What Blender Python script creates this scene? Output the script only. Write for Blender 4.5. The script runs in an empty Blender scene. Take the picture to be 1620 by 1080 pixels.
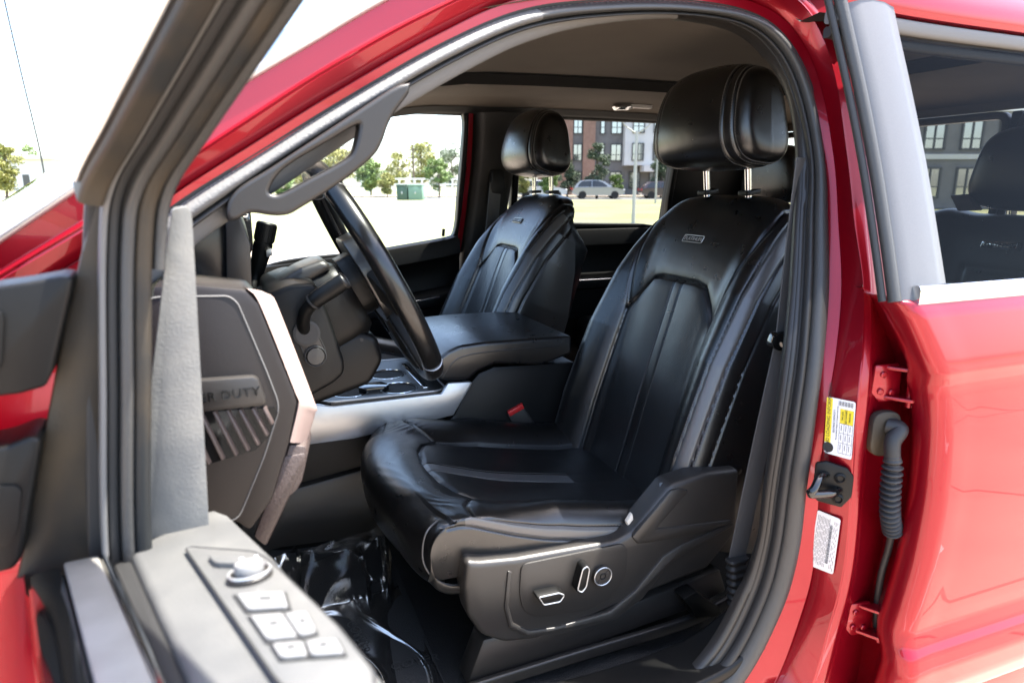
import bpy, bmesh, math, random
import numpy as np
from mathutils import Vector, Matrix

S = bpy.context.scene
COL = S.collection
random.seed(7); RNG = np.random.default_rng(7)

# ------------------------------------------------------------------ camera
YAW, PITCH, FPX = math.radians(21.5), math.radians(12.73), 1080.0
CAM = np.array([0.0, -0.59, 1.62])
FW = np.array([math.sin(YAW)*math.cos(PITCH), math.cos(YAW)*math.cos(PITCH), -math.sin(PITCH)])
RT = np.array([math.cos(YAW), -math.sin(YAW), 0.0])
UP = np.cross(RT, FW)
cam = bpy.data.cameras.new('camera'); camo = bpy.data.objects.new('camera', cam); COL.objects.link(camo)
cam.sensor_width = 36.0; cam.lens = 36.0*FPX/1620.0
cam.clip_start = 0.02; cam.clip_end = 2000
cam.dof.use_dof = True; cam.dof.focus_distance = 1.45; cam.dof.aperture_fstop = 6.3
camo.location = CAM.tolist()
camo.rotation_euler = Matrix((RT.tolist(), UP.tolist(), (-FW).tolist())).transposed().to_euler()
S.camera = camo

# ------------------------------------------------------------------ world, sun, exposure
SUN_DIR = np.array([0.33, -0.06, 0.94]); SUN_DIR = SUN_DIR/np.linalg.norm(SUN_DIR)   # towards the sun
w = bpy.data.worlds.new('World'); S.world = w; w.use_nodes = True
nt = w.node_tree; bg = nt.nodes['Background']
sky = nt.nodes.new('ShaderNodeTexSky'); sky.sky_type = 'NISHITA'; sky.sun_disc = False
sky.sun_elevation = math.asin(SUN_DIR[2]); sky.sun_rotation = math.atan2(SUN_DIR[0], SUN_DIR[1])
sky.air_density = 0.9; sky.dust_density = 2.2; sky.ozone_density = 0.3
nt.links.new(sky.outputs[0], bg.inputs[0]); bg.inputs[1].default_value = 0.15
sl = bpy.data.lights.new('sun', 'SUN'); sl.energy = 4.5; sl.angle = math.radians(0.55); sl.color = (1.0, 0.95, 0.87)
so = bpy.data.objects.new('sun', sl); COL.objects.link(so)
so.rotation_euler = Vector(SUN_DIR.tolist()).to_track_quat('Z', 'Y').to_euler()
S.view_settings.view_transform = 'Standard'; S.view_settings.look = 'None'
S.view_settings.gamma = 1.0; S.view_settings.exposure = 2.62; S.view_settings.use_curve_mapping = False
S.render.engine = 'CYCLES'
S.cycles.max_bounces = 10; S.cycles.transparent_max_bounces = 16; S.cycles.diffuse_bounces = 5; S.cycles.glossy_bounces = 5
S.cycles.caustics_reflective = False; S.cycles.caustics_refractive = False
S.cycles.use_denoising = True

# ------------------------------------------------------------------ measuring helpers (photo survey -> place in the cab)
def ray(px, py): return FW + (px-810)/FPX*RT + (540-py)/FPX*UP
def at(px, py, Y):
    d = ray(px, py); return CAM + d*(Y-CAM[1])/d[1]
def atx(px, py, X):
    d = ray(px, py); return CAM + d*(X-CAM[0])/d[0]
def atz(px, py, Z):
    d = ray(px, py); return CAM + d*(Z-CAM[2])/d[2]
def atd(px, py, D): return CAM + ray(px, py)*D
def atpl(px, py, P0, N):
    d = ray(px, py); return CAM + d*(np.dot(np.asarray(P0)-CAM, N)/np.dot(d, N))
def aton(px, py, fy, off=0.0):
    """point where the line of sight meets the body side y = fy(z) + off"""
    y = 0.2
    for _ in range(30):
        p = at(px, py, y); y = 0.5*y + 0.5*(fy(p[2]) + off)
    return at(px, py, y)
def body_y(z): return 0.13 + 0.32*max(0.0, z-1.35)

# ------------------------------------------------------------------ mesh helpers
def A(*p): return np.array(p, float)
def unit(v): v = np.asarray(v, float); return v/np.linalg.norm(v)
def spl(pts, n, closed=False):
    """Catmull-Rom curve through pts, n samples evenly spaced by length"""
    P = np.array([np.asarray(p, float) for p in pts])
    if closed: Q = np.vstack([P[-1], P, P[0], P[1]])
    else: Q = np.vstack([2*P[0]-P[1], P, 2*P[-1]-P[-2]])
    out = []
    m = len(Q)-3; t = np.linspace(0, 1, 24, endpoint=False)[:, None]
    for i in range(m):
        a, b, c, d = Q[i:i+4]
        out.append(0.5*((2*b) + (c-a)*t + (2*a-5*b+4*c-d)*t**2 + (3*b-a-3*c+d)*t**3))
    D = np.vstack(out + ([Q[-2][None]] if True else []))
    return resample(D, n)
def resample(D, n):
    D = np.asarray(D, float)
    s = np.concatenate([[0], np.cumsum(np.linalg.norm(np.diff(D, axis=0), axis=1))])
    u = np.linspace(0, s[-1], n)
    return np.stack([np.interp(u, s, D[:, k]) for k in range(D.shape[1])], 1)
def interp_rows(keys, vals, q):
    vals = np.asarray(vals, float); sh = vals.shape[1:]
    V = vals.reshape(len(keys), -1)
    return np.stack([np.interp(q, keys, V[:, k]) for k in range(V.shape[1])], -1).reshape((len(np.atleast_1d(q)),)+sh)

def tag(o, label=None, cat=None, group=None, kind=None):
    if label: o['label'] = label
    if cat: o['category'] = cat
    if group: o['group'] = group
    if kind: o['kind'] = kind
    return o
def empty(name, loc=(0, 0, 0), parent=None, **k):
    o = bpy.data.objects.new(name, None); o.empty_display_size = 0.05
    COL.objects.link(o)
    if parent is not None: o.parent = parent
    o.location = (Vector(loc) - wpos(parent)) if parent is not None else Vector(loc)
    tag(o, **k); return o
def wpos(o):
    v = Vector((0, 0, 0))
    while o is not None: v += Vector(o.location); o = o.parent
    return v
def obj(name, V, Fc, mat, parent=None, smooth=40, local=False, **k):
    """one mesh object from world-space vertices; its origin is its parent's place"""
    V = np.asarray(V, float)
    off = np.array(wpos(parent)) if (parent is not None and not local) else np.zeros(3)
    me = bpy.data.meshes.new(name)
    me.from_pydata((V-off).tolist(), [], [tuple(int(i) for i in f) for f in Fc])
    return finish(name, me, mat, parent, smooth, **k)
def finish(name, me, mat, parent, smooth=40, **k):
    for m in (mat if isinstance(mat, (list, tuple)) else [mat]): me.materials.append(m)
    if smooth:
        me.polygons.foreach_set('use_smooth', [True]*len(me.polygons))
        if smooth < 179: me.set_sharp_from_angle(angle=math.radians(smooth))
    me.update()
    o = bpy.data.objects.new(name, me); COL.objects.link(o)
    if parent is not None: o.parent = parent
    tag(o, **k); return o
def bmobj(name, bm, mat, parent=None, smooth=40, **k):
    bmesh.ops.recalc_face_normals(bm, faces=bm.faces)
    off = wpos(parent) if parent is not None else Vector((0, 0, 0))
    bmesh.ops.translate(bm, verts=bm.verts, vec=-off)
    me = bpy.data.meshes.new(name); bm.to_mesh(me); bm.free()
    return finish(name, me, mat, parent, smooth, **k)
def grid_faces(n, m, cu=False, cv=False, base=0, flip=False):
    i = np.arange(n if cu else n-1)[:, None]; j = np.arange(m if cv else m-1)[None, :]
    a = i*m + j; b = ((i+1) % n)*m + j; c = ((i+1) % n)*m + (j+1) % m; d = i*m + (j+1) % m
    Fq = np.stack(np.broadcast_arrays(a, b, c, d), -1).reshape(-1, 4) + base
    return Fq[:, ::-1] if flip else Fq
def gridobj(name, P, mat, parent=None, cu=False, cv=False, smooth=60, flip=False, **k):
    n, m, _ = P.shape
    return obj(name, P.reshape(-1, 3), grid_faces(n, m, cu, cv, flip=flip), mat, parent, smooth, **k)
def slab(name, pts, ext, mat, parent=None, bevel=0.003, seg=2, smooth=35, **k):
    """planar outline pushed along ext, edges rounded"""
    bm = bmesh.new()
    vs = [bm.verts.new(tuple(p)) for p in pts]
    f = bm.faces.new(vs)
    r = bmesh.ops.extrude_face_region(bm, geom=[f])
    bmesh.ops.translate(bm, verts=[v for v in r['geom'] if isinstance(v, bmesh.types.BMVert)], vec=Vector(list(ext)))
    bmesh.ops.recalc_face_normals(bm, faces=bm.faces)
    if bevel > 0:
        bmesh.ops.bevel(bm, geom=list(bm.edges), offset=bevel, segments=seg, affect='EDGES', profile=0.5, clamp_overlap=True)
    return bmobj(name, bm, mat, parent, smooth, **k)
def pslab(name, px, Y, dep, mat, parent=None, bevel=0.003, **k):
    return slab(name, [at(a, b, Y) for a, b in px], (0, dep, 0), mat, parent, bevel, **k)
def rounded(pts, r, n=5):
    """round the corners of a 3D polygon"""
    P = [np.asarray(p, float) for p in pts]; out = []
    for i in range(len(P)):
        a, b, c = P[i-1], P[i], P[(i+1) % len(P)]
        la, lc = np.linalg.norm(a-b), np.linalg.norm(c-b)
        rr = min(r, 0.45*la, 0.45*lc)
        p0 = b+(a-b)/la*rr; p1 = b+(c-b)/lc*rr
        for t in np.linspace(0, 1, n): out.append((1-t)**2*p0 + 2*t*(1-t)*b + t*t*p1)
    return out
def box(name, lo, hi, mat, parent=None, bevel=0.004, seg=2, **k):
    lo, hi = np.asarray(lo, float), np.asarray(hi, float)
    pts = [(lo[0], lo[1], lo[2]), (hi[0], lo[1], lo[2]), (hi[0], hi[1], lo[2]), (lo[0], hi[1], lo[2])]
    return slab(name, pts, (0, 0, hi[2]-lo[2]), mat, parent, bevel, seg, **k)
def frames(path, up=None, closed=False):
    T = np.gradient(path, axis=0)
    if closed: T = (np.roll(path, -1, 0)-np.roll(path, 1, 0))
    T /= np.linalg.norm(T, axis=1)[:, None]
    if up is not None:
        Sd = np.cross(T, np.asarray(up, float)); Sd /= np.linalg.norm(Sd, axis=1)[:, None]
        return T, Sd, np.cross(Sd, T)
    ref = A(0, 0, 1) if abs(T[0][2]) < 0.9 else A(1, 0, 0)
    s = unit(np.cross(T[0], ref)); Ss = [s]
    for i in range(1, len(T)):
        s = s - T[i]*np.dot(s, T[i]); s = s/np.linalg.norm(s); Ss.append(s)
    Sd = np.array(Ss); return T, Sd, np.cross(Sd, T)
def sweep_mesh(path, prof, up=None, closed=False, cprof=True, scale=None):
    path = np.asarray(path, float); prof = np.asarray(prof, float)
    T, Sd, Nn = frames(path, up, closed)
    sc = np.ones(len(path)) if scale is None else np.asarray(scale)
    P = path[:, None, :] + sc[:, None, None]*(prof[None, :, 0, None]*Sd[:, None, :] + prof[None, :, 1, None]*Nn[:, None, :])
    n, m = len(path), len(prof)
    Fq = [tuple(f) for f in grid_faces(n, m, closed, cprof)]
    if not closed and cprof:
        Fq.append(tuple(range(m-1, -1, -1))); Fq.append(tuple(range((n-1)*m, n*m)))
    return P.reshape(-1, 3), Fq
def sweep(name, path, prof, mat, parent=None, up=None, closed=False, cprof=True, scale=None, smooth=50, **k):
    V, Fq = sweep_mesh(path, prof, up, closed, cprof, scale)
    return obj(name, V, Fq, mat, parent, smooth, **k)
def circ(r, n=12, e=1.0):
    a = np.linspace(0, 2*np.pi, n, endpoint=False); return np.stack([r*np.cos(a), r*e*np.sin(a)], 1)
def rrect(w_, h_, r, n=3):
    out = []
    for cx, cy, a0 in ((w_/2-r, h_/2-r, 0), (-w_/2+r, h_/2-r, 90), (-w_/2+r, -h_/2+r, 180), (w_/2-r, -h_/2+r, 270)):
        for t in np.linspace(0, 90, n+1): out.append((cx+r*math.cos(math.radians(a0+t)), cy+r*math.sin(math.radians(a0+t))))
    return np.array(out)
def tube(name, path, r, mat, parent=None, n=12, closed=False, scale=None, e=1.0, **k):
    return sweep(name, path, circ(1.0 if scale is not None else r, n, e), mat, parent, closed=closed, scale=scale, smooth=60, **k)
def lathe(name, prof, origin, axis, mat, parent=None, n=28, smooth=35, **k):
    """prof: (radius, distance along axis)"""
    ax = unit(axis); r0 = unit(np.cross(ax, A(0, 0, 1) if abs(ax[2]) < 0.9 else A(1, 0, 0))); r1 = np.cross(ax, r0)
    a = np.linspace(0, 2*np.pi, n, endpoint=False); prof = np.asarray(prof, float)
    P = np.asarray(origin)[None, None] + prof[:, None, 0, None]*(np.cos(a)[None, :, None]*r0 + np.sin(a)[None, :, None]*r1) + prof[:, None, 1, None]*ax
    m = n; nn = len(prof)
    Fq = [tuple(f) for f in grid_faces(nn, m, False, True)]
    if prof[0][0] > 1e-6: Fq.append(tuple(range(m)))
    if prof[-1][0] > 1e-6: Fq.append(tuple(range((nn-1)*m, nn*m)))
    return obj(name, P.reshape(-1, 3), Fq, mat, parent, smooth, **k)
def merge_meshes(parts):
    V = []; Fq = []; b = 0
    for v, f in parts:
        V.append(np.asarray(v)); Fq += [tuple(int(i)+b for i in q) for q in f]; b += len(v)
    return np.vstack(V), Fq
def boxmesh(c, ax, ay, az):
    c = np.asarray(c); V = [c+sx*np.asarray(ax)+sy*np.asarray(ay)+sz*np.asarray(az) for sx in (-1, 1) for sy in (-1, 1) for sz in (-1, 1)]
    return V, [(0, 1, 3, 2), (4, 6, 7, 5), (0, 4, 5, 1), (2, 3, 7, 6), (0, 2, 6, 4), (1, 5, 7, 3)]
def text(name, s, origin, xdir, ydir, size, mat, parent=None, depth=0.0008, align='CENTER', shear=0.0, spacing=1.0, **k):
    cu = bpy.data.curves.new(name+'_curve', 'FONT'); cu.body = s; cu.size = size; cu.extrude = depth
    cu.align_x = align; cu.align_y = 'CENTER'; cu.shear = shear; cu.space_character = spacing
    t = bpy.data.objects.new(name+'_curve', cu); COL.objects.link(t)
    bpy.context.view_layer.update()
    me = bpy.data.meshes.new_from_object(t.evaluated_get(bpy.context.evaluated_depsgraph_get()))
    bpy.data.objects.remove(t)
    X = unit(xdir); Y = unit(np.asarray(ydir)-X*np.dot(ydir, X)); Z = np.cross(X, Y)
    off = np.array(wpos(parent)) if parent is not None else np.zeros(3)
    M = Matrix(((X[0], Y[0], Z[0], origin[0]-off[0]), (X[1], Y[1], Z[1], origin[1]-off[1]), (X[2], Y[2], Z[2], origin[2]-off[2]), (0, 0, 0, 1)))
    me.transform(M); me.name = name
    me.materials.clear()
    return finish(name, me, mat, parent, 0, **k)

# ------------------------------------------------------------------ materials
def mat(name, base, rough=0.5, metal=0.0, spec=0.5, coat=0.0, coat_rough=0.05, bump=None, var=None, rvar=None, trans=None):
    """bump: list of (noise scale, distance m); var: (scale, second colour); rvar: (scale, amount)"""
    m = bpy.data.materials.new(name); m.use_nodes = True
    N = m.node_tree; b = N.nodes['Principled BSDF']
    b.inputs['Base Color'].default_value = (*base, 1); b.inputs['Roughness'].default_value = rough
    b.inputs['Metallic'].default_value = metal; b.inputs['Specular IOR Level'].default_value = spec
    b.inputs['Coat Weight'].default_value = coat; b.inputs['Coat Roughness'].default_value = coat_rough
    tc = N.nodes.new('ShaderNodeTexCoord')
    def noise(sc, detail=3.0):
        n = N.nodes.new('ShaderNodeTexNoise'); n.inputs['Scale'].default_value = sc; n.inputs['Detail'].default_value = detail
        N.links.new(tc.outputs['Object'], n.inputs['Vector']); return n
    if var:
        n = noise(var[0], 5.0); mx = N.nodes.new('ShaderNodeMix'); mx.data_type = 'RGBA'
        cr = N.nodes.new('ShaderNodeMapRange'); cr.inputs[1].default_value = 0.35; cr.inputs[2].default_value = 0.65
        N.links.new(n.outputs['Fac'], cr.inputs[0]); N.links.new(cr.outputs[0], mx.inputs['Factor'])
        mx.inputs['A'].default_value = (*base, 1); mx.inputs['B'].default_value = (*var[1], 1)
        N.links.new(mx.outputs['Result'], b.inputs['Base Color'])
    if rvar:
        n = noise(rvar[0], 4.0); ma = N.nodes.new('ShaderNodeMath'); ma.operation = 'MULTIPLY_ADD'
        ma.inputs[1].default_value = 2*rvar[1]; ma.inputs[2].default_value = rough-rvar[1]
        N.links.new(n.outputs['Fac'], ma.inputs[0]); N.links.new(ma.outputs[0], b.inputs['Roughness'])
    prev = None
    for (sc, dist) in (bump or []):
        n = noise(sc, 2.0); bp = N.nodes.new('ShaderNodeBump'); bp.inputs['Distance'].default_value = dist
        N.links.new(n.outputs['Fac'], bp.inputs['Height'])
        if prev: N.links.new(prev.outputs[0], bp.inputs['Normal'])
        prev = bp
    if prev: N.links.new(prev.outputs[0], b.inputs['Normal'])
    return m
def glass(name, tint=(1, 1, 1), refl=1.0):
    m = bpy.data.materials.new(name); m.use_nodes = True; N = m.node_tree; N.nodes.clear()
    o = N.nodes.new('ShaderNodeOutputMaterial'); mx = N.nodes.new('ShaderNodeMixShader')
    t = N.nodes.new('ShaderNodeBsdfTransparent'); t.inputs[0].default_value = (*tint, 1)
    g = N.nodes.new('ShaderNodeBsdfGlossy'); g.inputs['Roughness'].default_value = 0.01
    fr = N.nodes.new('ShaderNodeFresnel'); fr.inputs[0].default_value = 1.5
    iv = N.nodes.new('ShaderNodeMath'); iv.operation = 'MULTIPLY'; iv.use_clamp = True
    N.links.new(fr.outputs[0], iv.inputs[0]); iv.inputs[1].default_value = refl
    N.links.new(iv.outputs[0], mx.inputs[0]); N.links.new(t.outputs[0], mx.inputs[1]); N.links.new(g.outputs[0], mx.inputs[2])
    N.links.new(mx.outputs[0], o.inputs[0]); return m

def leather(name, base, rough=0.38, perf=False):
    m = mat(name, base, rough, spec=0.85, rvar=(35, 0.05))
    N = m.node_tree; b = N.nodes['Principled BSDF']
    tc = [n for n in N.nodes if n.type == 'TEX_COORD'][0]
    vo = N.nodes.new('ShaderNodeTexVoronoi'); vo.inputs['Scale'].default_value = 420; vo.feature = 'DISTANCE_TO_EDGE'
    N.links.new(tc.outputs['Object'], vo.inputs['Vector'])
    mr = N.nodes.new('ShaderNodeMapRange'); mr.inputs[1].default_value = 0.0; mr.inputs[2].default_value = 0.25
    N.links.new(vo.outputs['Distance'], mr.inputs[0])
    b1 = N.nodes.new('ShaderNodeBump'); b1.inputs['Distance'].default_value = 0.00018; b1.inputs['Strength'].default_value = 0.28
    N.links.new(mr.outputs[0], b1.inputs['Height'])
    n2 = N.nodes.new('ShaderNodeTexNoise'); n2.inputs['Scale'].default_value = 26; n2.inputs['Detail'].default_value = 3
    N.links.new(tc.outputs['Object'], n2.inputs['Vector'])
    b2 = N.nodes.new('ShaderNodeBump'); b2.inputs['Distance'].default_value = 0.0010; b2.inputs['Strength'].default_value = 0.4
    N.links.new(n2.outputs['Fac'], b2.inputs['Height']); N.links.new(b1.outputs[0], b2.inputs['Normal'])
    last = b2
    if perf:
        sx = N.nodes.new('ShaderNodeUVMap')
        sv = N.nodes.new('ShaderNodeSeparateXYZ'); N.links.new(sx.outputs[0], sv.inputs[0])
        def mth(op, a, bb):
            q = N.nodes.new('ShaderNodeMath'); q.operation = op
            for i, z in enumerate((a, bb)):
                if z is None: continue
                if isinstance(z, (int, float)): q.inputs[i].default_value = z
                else: N.links.new(z, q.inputs[i])
            return q.outputs[0]
        k = 2*math.pi/0.0056
        cx = mth('COSINE', mth('MULTIPLY', mth('ADD', sv.outputs[0], sv.outputs[1]), k), None)
        cy = mth('COSINE', mth('MULTIPLY', mth('SUBTRACT', sv.outputs[0], sv.outputs[1]), k), None)
        h = mth('GREATER_THAN', mth('ADD', cx, cy), 1.15)
        mx = N.nodes.new('ShaderNodeMix'); mx.data_type = 'RGBA'
        mx.inputs['A'].default_value = (*base, 1); mx.inputs['B'].default_value = (0.002, 0.002, 0.002, 1)
        N.links.new(h, mx.inputs['Factor']); N.links.new(mx.outputs['Result'], b.inputs['Base Color'])
        inv = mth('SUBTRACT', 1.0, h)
        b3 = N.nodes.new('ShaderNodeBump'); b3.inputs['Distance'].default_value = 0.001; N.links.new(inv, b3.inputs['Height'])
        N.links.new(b2.outputs[0], b3.inputs['Normal']); last = b3
    N.links.new(last.outputs[0], b.inputs['Normal'])
    return m

M = {}
M['paint'] = mat('ruby_paint', (0.28, 0.0018, 0.011), 0.30, metal=0.55, coat=0.6, coat_rough=0.012)
M['leather'] = leather('black_leather', (0.0062, 0.0060, 0.0058), 0.29)
M['perf'] = leather('perforated_leather', (0.0085, 0.0081, 0.0078), 0.36, perf=True)
M['stripe'] = leather('grey_leather', (0.075, 0.073, 0.071), 0.32)
M['thread'] = mat('thread', (0.11, 0.105, 0.10), 0.6)
M['piping'] = mat('piping', (0.05, 0.05, 0.05), 0.45)
M['plastic'] = mat('black_plastic', (0.0045, 0.0045, 0.0044), 0.42, spec=0.24, bump=[(1400, 0.00012)])
M['trim'] = mat('grey_plastic', (0.021, 0.0190, 0.0172), 0.40, spec=0.5, bump=[(1500, 0.00015)])
M['dashtrim'] = mat('dash_plastic', (0.012, 0.0100, 0.0098), 0.44, spec=0.34, bump=[(1100, 0.0002)])
M['doortrim'] = mat('door_plastic', (0.075, 0.076, 0.075), 0.45, bump=[(700, 0.0003)], var=(18, (0.100, 0.100, 0.096)))
M['posttrim'] = mat('post_plastic', (0.13, 0.133, 0.130), 0.45, bump=[(500, 0.0003)], var=(26, (0.19, 0.187, 0.172)))
M['beltsatin'] = mat('satin_belt', (0.34, 0.33, 0.31), 0.4, metal=0.3, var=(30, (0.28, 0.27, 0.25)))
M['switch'] = mat('switch_plastic', (0.16, 0.16, 0.158), 0.35, bump=[(900, 0.0001)])
M['pillartrim'] = mat('pillar_trim', (0.12, 0.118, 0.114), 0.6, bump=[(900, 0.0002)])
M['dust'] = mat('dusty_plastic', (0.014, 0.0155, 0.016), 0.5, spec=0.3, bump=[(600, 0.0002)], var=(9, (0.060, 0.044, 0.026)))
M['rubber'] = mat('rubber', (0.016, 0.016, 0.016), 0.55)
M['rubber2'] = mat('grey_rubber', (0.038, 0.038, 0.037), 0.45, bump=[(400, 0.0003)])
M['rimgloss'] = mat('satin_rim', (0.006, 0.006, 0.006), 0.24, spec=0.6)
M['sealsunlit'] = mat('sunlit_seal', (0.115, 0.113, 0.109), 0.6, bump=[(260, 0.0008)])  # paler copy of the seal rubber: sunlight on the A-pillar put into colour
M['gloss'] = mat('gloss_black', (0.006, 0.006, 0.006), 0.08, coat=0.5)
M['chrome'] = mat('chrome', (0.75, 0.75, 0.76), 0.08, metal=1.0)
M['silver'] = mat('satin_silver', (0.50, 0.50, 0.50), 0.36, metal=0.75, rvar=(60, 0.05))
M['pale'] = mat('pale_trim', (0.36, 0.27, 0.235), 0.42, bump=[(1300, 0.0001)])
M['brown'] = mat('brown_vinyl', (0.055, 0.040, 0.036), 0.5, bump=[(320, 0.0006)])
M['headliner'] = mat('headliner', (0.15, 0.125, 0.102), 0.9, bump=[(1200, 0.0003)], var=(5, (0.13, 0.108, 0.088)))
M['hl_dark'] = mat('dark_headliner', (0.010, 0.0095, 0.009), 0.85, bump=[(900, 0.0003)])
M['carpet'] = mat('carpet', (0.018, 0.018, 0.018), 0.95, bump=[(500, 0.002)])
M['applique'] = mat('pillar_applique', (0.088, 0.088, 0.090), 0.42, metal=0.2, coat=0.15, coat_rough=0.3, bump=[(1600, 0.00008)], var=(1400, (0.115, 0.115, 0.12)))
M['redbutton'] = mat('red_button', (0.55, 0.02, 0.02), 0.4)
M['white'] = mat('white_label', (0.78, 0.78, 0.78), 0.5)
M['yellow'] = mat('yellow_label', (0.80, 0.62, 0.03), 0.5)
M['print'] = mat('grey_print', (0.22, 0.22, 0.23), 0.6)
M['ink'] = mat('ink', (0.02, 0.02, 0.02), 0.6)
M['belt'] = mat('belt_webbing', (0.065, 0.065, 0.066), 0.5, spec=0.6, bump=[(800, 0.0004)])
M['foam'] = mat('torn_foam', (0.60, 0.56, 0.48), 0.9)
M['glass'] = glass('clear_glass', (0.93, 0.96, 0.94))
M['windshield'] = glass('windshield_glass', (0.86, 0.92, 0.89), 1.6)
M['tint'] = glass('privacy_glass', (0.52, 0.53, 0.525), 0.14)
M['film'] = glass('plastic_film', (0.90, 0.90, 0.905), 0.6)
[n_ for n_ in M['film'].node_tree.nodes if n_.type == 'BSDF_GLOSSY'][0].inputs['Roughness'].default_value = 0.16
M['screen'] = mat('display_glass', (0.01, 0.01, 0.011), 0.25)

# ================================================================== the pickup truck: body shell
truck = empty('pickup_truck', (0.9, 1.0, 0.0), label='ruby red crew-cab pickup truck with its driver door open and black leather seats', cat='pickup truck')
body = empty('cab_body', (0.9, 1.0, 0.8), truck)

# stations round the driver's door opening, from the windscreen base over the roof and down the B-pillar.
# per station: trim edge, seal inner, seal outer, flange, step, ridge, outer edge   (surveyed x, y)
ST = [
 [(20, 590), (8, 560), (-15, 528), (-25, 505), (-45, 470), (-52, 458), (-85, 442)],
 [(215, 470), (200, 432), (185, 398), (178, 375), (165, 345), (158, 332), (140, 292)],
 [(330, 372), (318, 346), (300, 313), (292, 295), (280, 268), (276, 260), (250, 217)],
 [(440, 300), (426, 270), (410, 244), (401, 226), (387, 198), (383, 190), (355, 153)],
 [(568, 214), (554, 190), (540, 163), (530, 146), (515, 116), (511, 107), (482, 78)],
 [(725, 120), (712, 98), (700, 72), (690, 55), (672, 28), (668, 20), (640, -12)],
 [(842, 66), (836, 44), (830, 18), (823, -3), (812, -30), (808, -38), (790, -72)],
 [(965, 44), (962, 24), (960, 2), (958, -16), (954, -42), (952, -52), (945, -90)],
 [(1075, 42), (1078, 22), (1080, 2), (1084, -16), (1090, -42), (1093, -52), (1105, -90)],
 [(1155, 58), (1166, 38), (1176, 18), (1186, 0), (1204, -26), (1210, -36), (1230, -70)],
 [(1203, 98), (1221, 78), (1236, 55), (1252, 40), (1276, 14), (1284, 6), (1312, -18)],
 [(1236, 160), (1256, 146), (1280, 132), (1296, 122), (1318, 108), (1334, 100), (1362, 90)],
 [(1252, 262), (1278, 254), (1304, 249), (1320, 247), (1340, 243), (1366, 240), (1420, 236)],
 [(1250, 360), (1276, 358), (1309, 356), (1328, 354), (1352, 352), (1372, 350), (1436, 346)],
 [(1244, 462), (1272, 460), (1310, 458), (1333, 456), (1366, 454), (1380, 452), (1450, 448)],
 [(1234, 560), (1264, 560), (1302, 560), (1324, 560), (1364, 560), (1382, 560), (1468, 560)],
 [(1220, 660), (1250, 660), (1289, 662), (1307, 663), (1354, 666), (1373, 667), (1470, 670)],
 [(1205, 760), (1234, 764), (1275, 770), (1298, 774), (1346, 780), (1364, 783), (1452, 792)],
 [(1192, 856), (1220, 862), (1262, 872), (1292, 880), (1336, 893), (1353, 898), (1432, 915)],
 [(1164, 942), (1194, 950), (1238, 957), (1272, 968), (1314, 984), (1332, 990), (1414, 1012)],
 [(1114, 1030), (1142, 1046), (1180, 1070), (1222, 1094), (1268, 1120), (1288, 1130), (1396, 1165)],
 [(1030, 1110), (1055, 1134), (1092, 1166), (1135, 1198), (1182, 1234), (1204, 1250), (1320, 1310)],
 [(860, 1200), (878, 1226), (908, 1266), (945, 1308), (985, 1352), (1005, 1372), (1090, 1450)],
]
def station_off(i):
    a = [0.045, 0.012, 0.0, -0.006, -0.026, -0.022, -0.030]      # A-pillar and roof rail
    b = [0.030, 0.012, 0.0, -0.014, -0.052, -0.054, -0.012]      # B-pillar and sill
    t = min(1.0, max(0.0, (i-10)/3.0)); return [u*(1-t)+v*t for u, v in zip(a, b)]
RAW = np.array([[aton(x, y, body_y, station_off(i)[k]) for k, (x, y) in enumerate(st)] for i, st in enumerate(ST)])   # stations x rails x 3
NS = 220
def rail(k): return spl(RAW[:, k], NS)
def smooth_rails():
    key = np.arange(len(ST)); q = np.linspace(0, len(ST)-1, NS)
    out = []
    for k in range(7):
        P = RAW[:, k]; Q = np.vstack([2*P[0]-P[1], P, 2*P[-1]-P[-2]])
        i = np.minimum(q.astype(int), len(ST)-2); t = (q-i)[:, None]
        a, b, c, d = Q[i], Q[i+1], Q[i+2], Q[i+3]
        out.append(0.5*((2*b)+(c-a)*t+(2*a-5*b+4*c-d)*t**2+(3*b-a-3*c+d)*t**3))
    return np.stack(out, 1)
RAILS = smooth_rails()           # NS x 7 x 3
# door-opening flange and pillar skin (red): profile refined between rails with soft creases
def refine(R_, ks, ts):
    """cross profile: list of (rail index float) -> points, linear between rails"""
    out = []
    for t in ts:
        i = min(int(t), R_.shape[1]-2); f_ = t-i
        out.append(R_[:, i]*(1-f_) + R_[:, i+1]*f_)
    return np.stack(out, 1)
ts = [2.0, 2.5, 2.9, 2.96, 3.0, 3.04, 3.1, 3.5, 3.9, 3.96, 4.0, 4.04, 4.2, 4.5, 4.8, 4.96, 5.0, 5.04, 5.2, 5.6, 6.0]
SK = refine(RAILS, None, ts)
# round the crease at rail 3 into a small groove
for j, t in enumerate(ts):
    if 2.95 < t < 3.05: SK[:, j, 1] += 0.005
    if 4.3 < t < 4.9: SK[:, j, 1] -= 0.004*math.sin((t-4.3)/0.6*math.pi)
# pillar skin: A-pillar and roof rail, and the B-pillar, are one welded side frame
pillar = gridobj('side_frame', SK, M['paint'], body, smooth=70, flip=True, label='ruby red door opening frame and pillars')
# inner return so the frame is closed towards the cab
bk = RAILS[:, [6, 2], :].copy(); bk[:, 0, 1] += 0.02; bk[:, 1, 1] += 0.02
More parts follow.
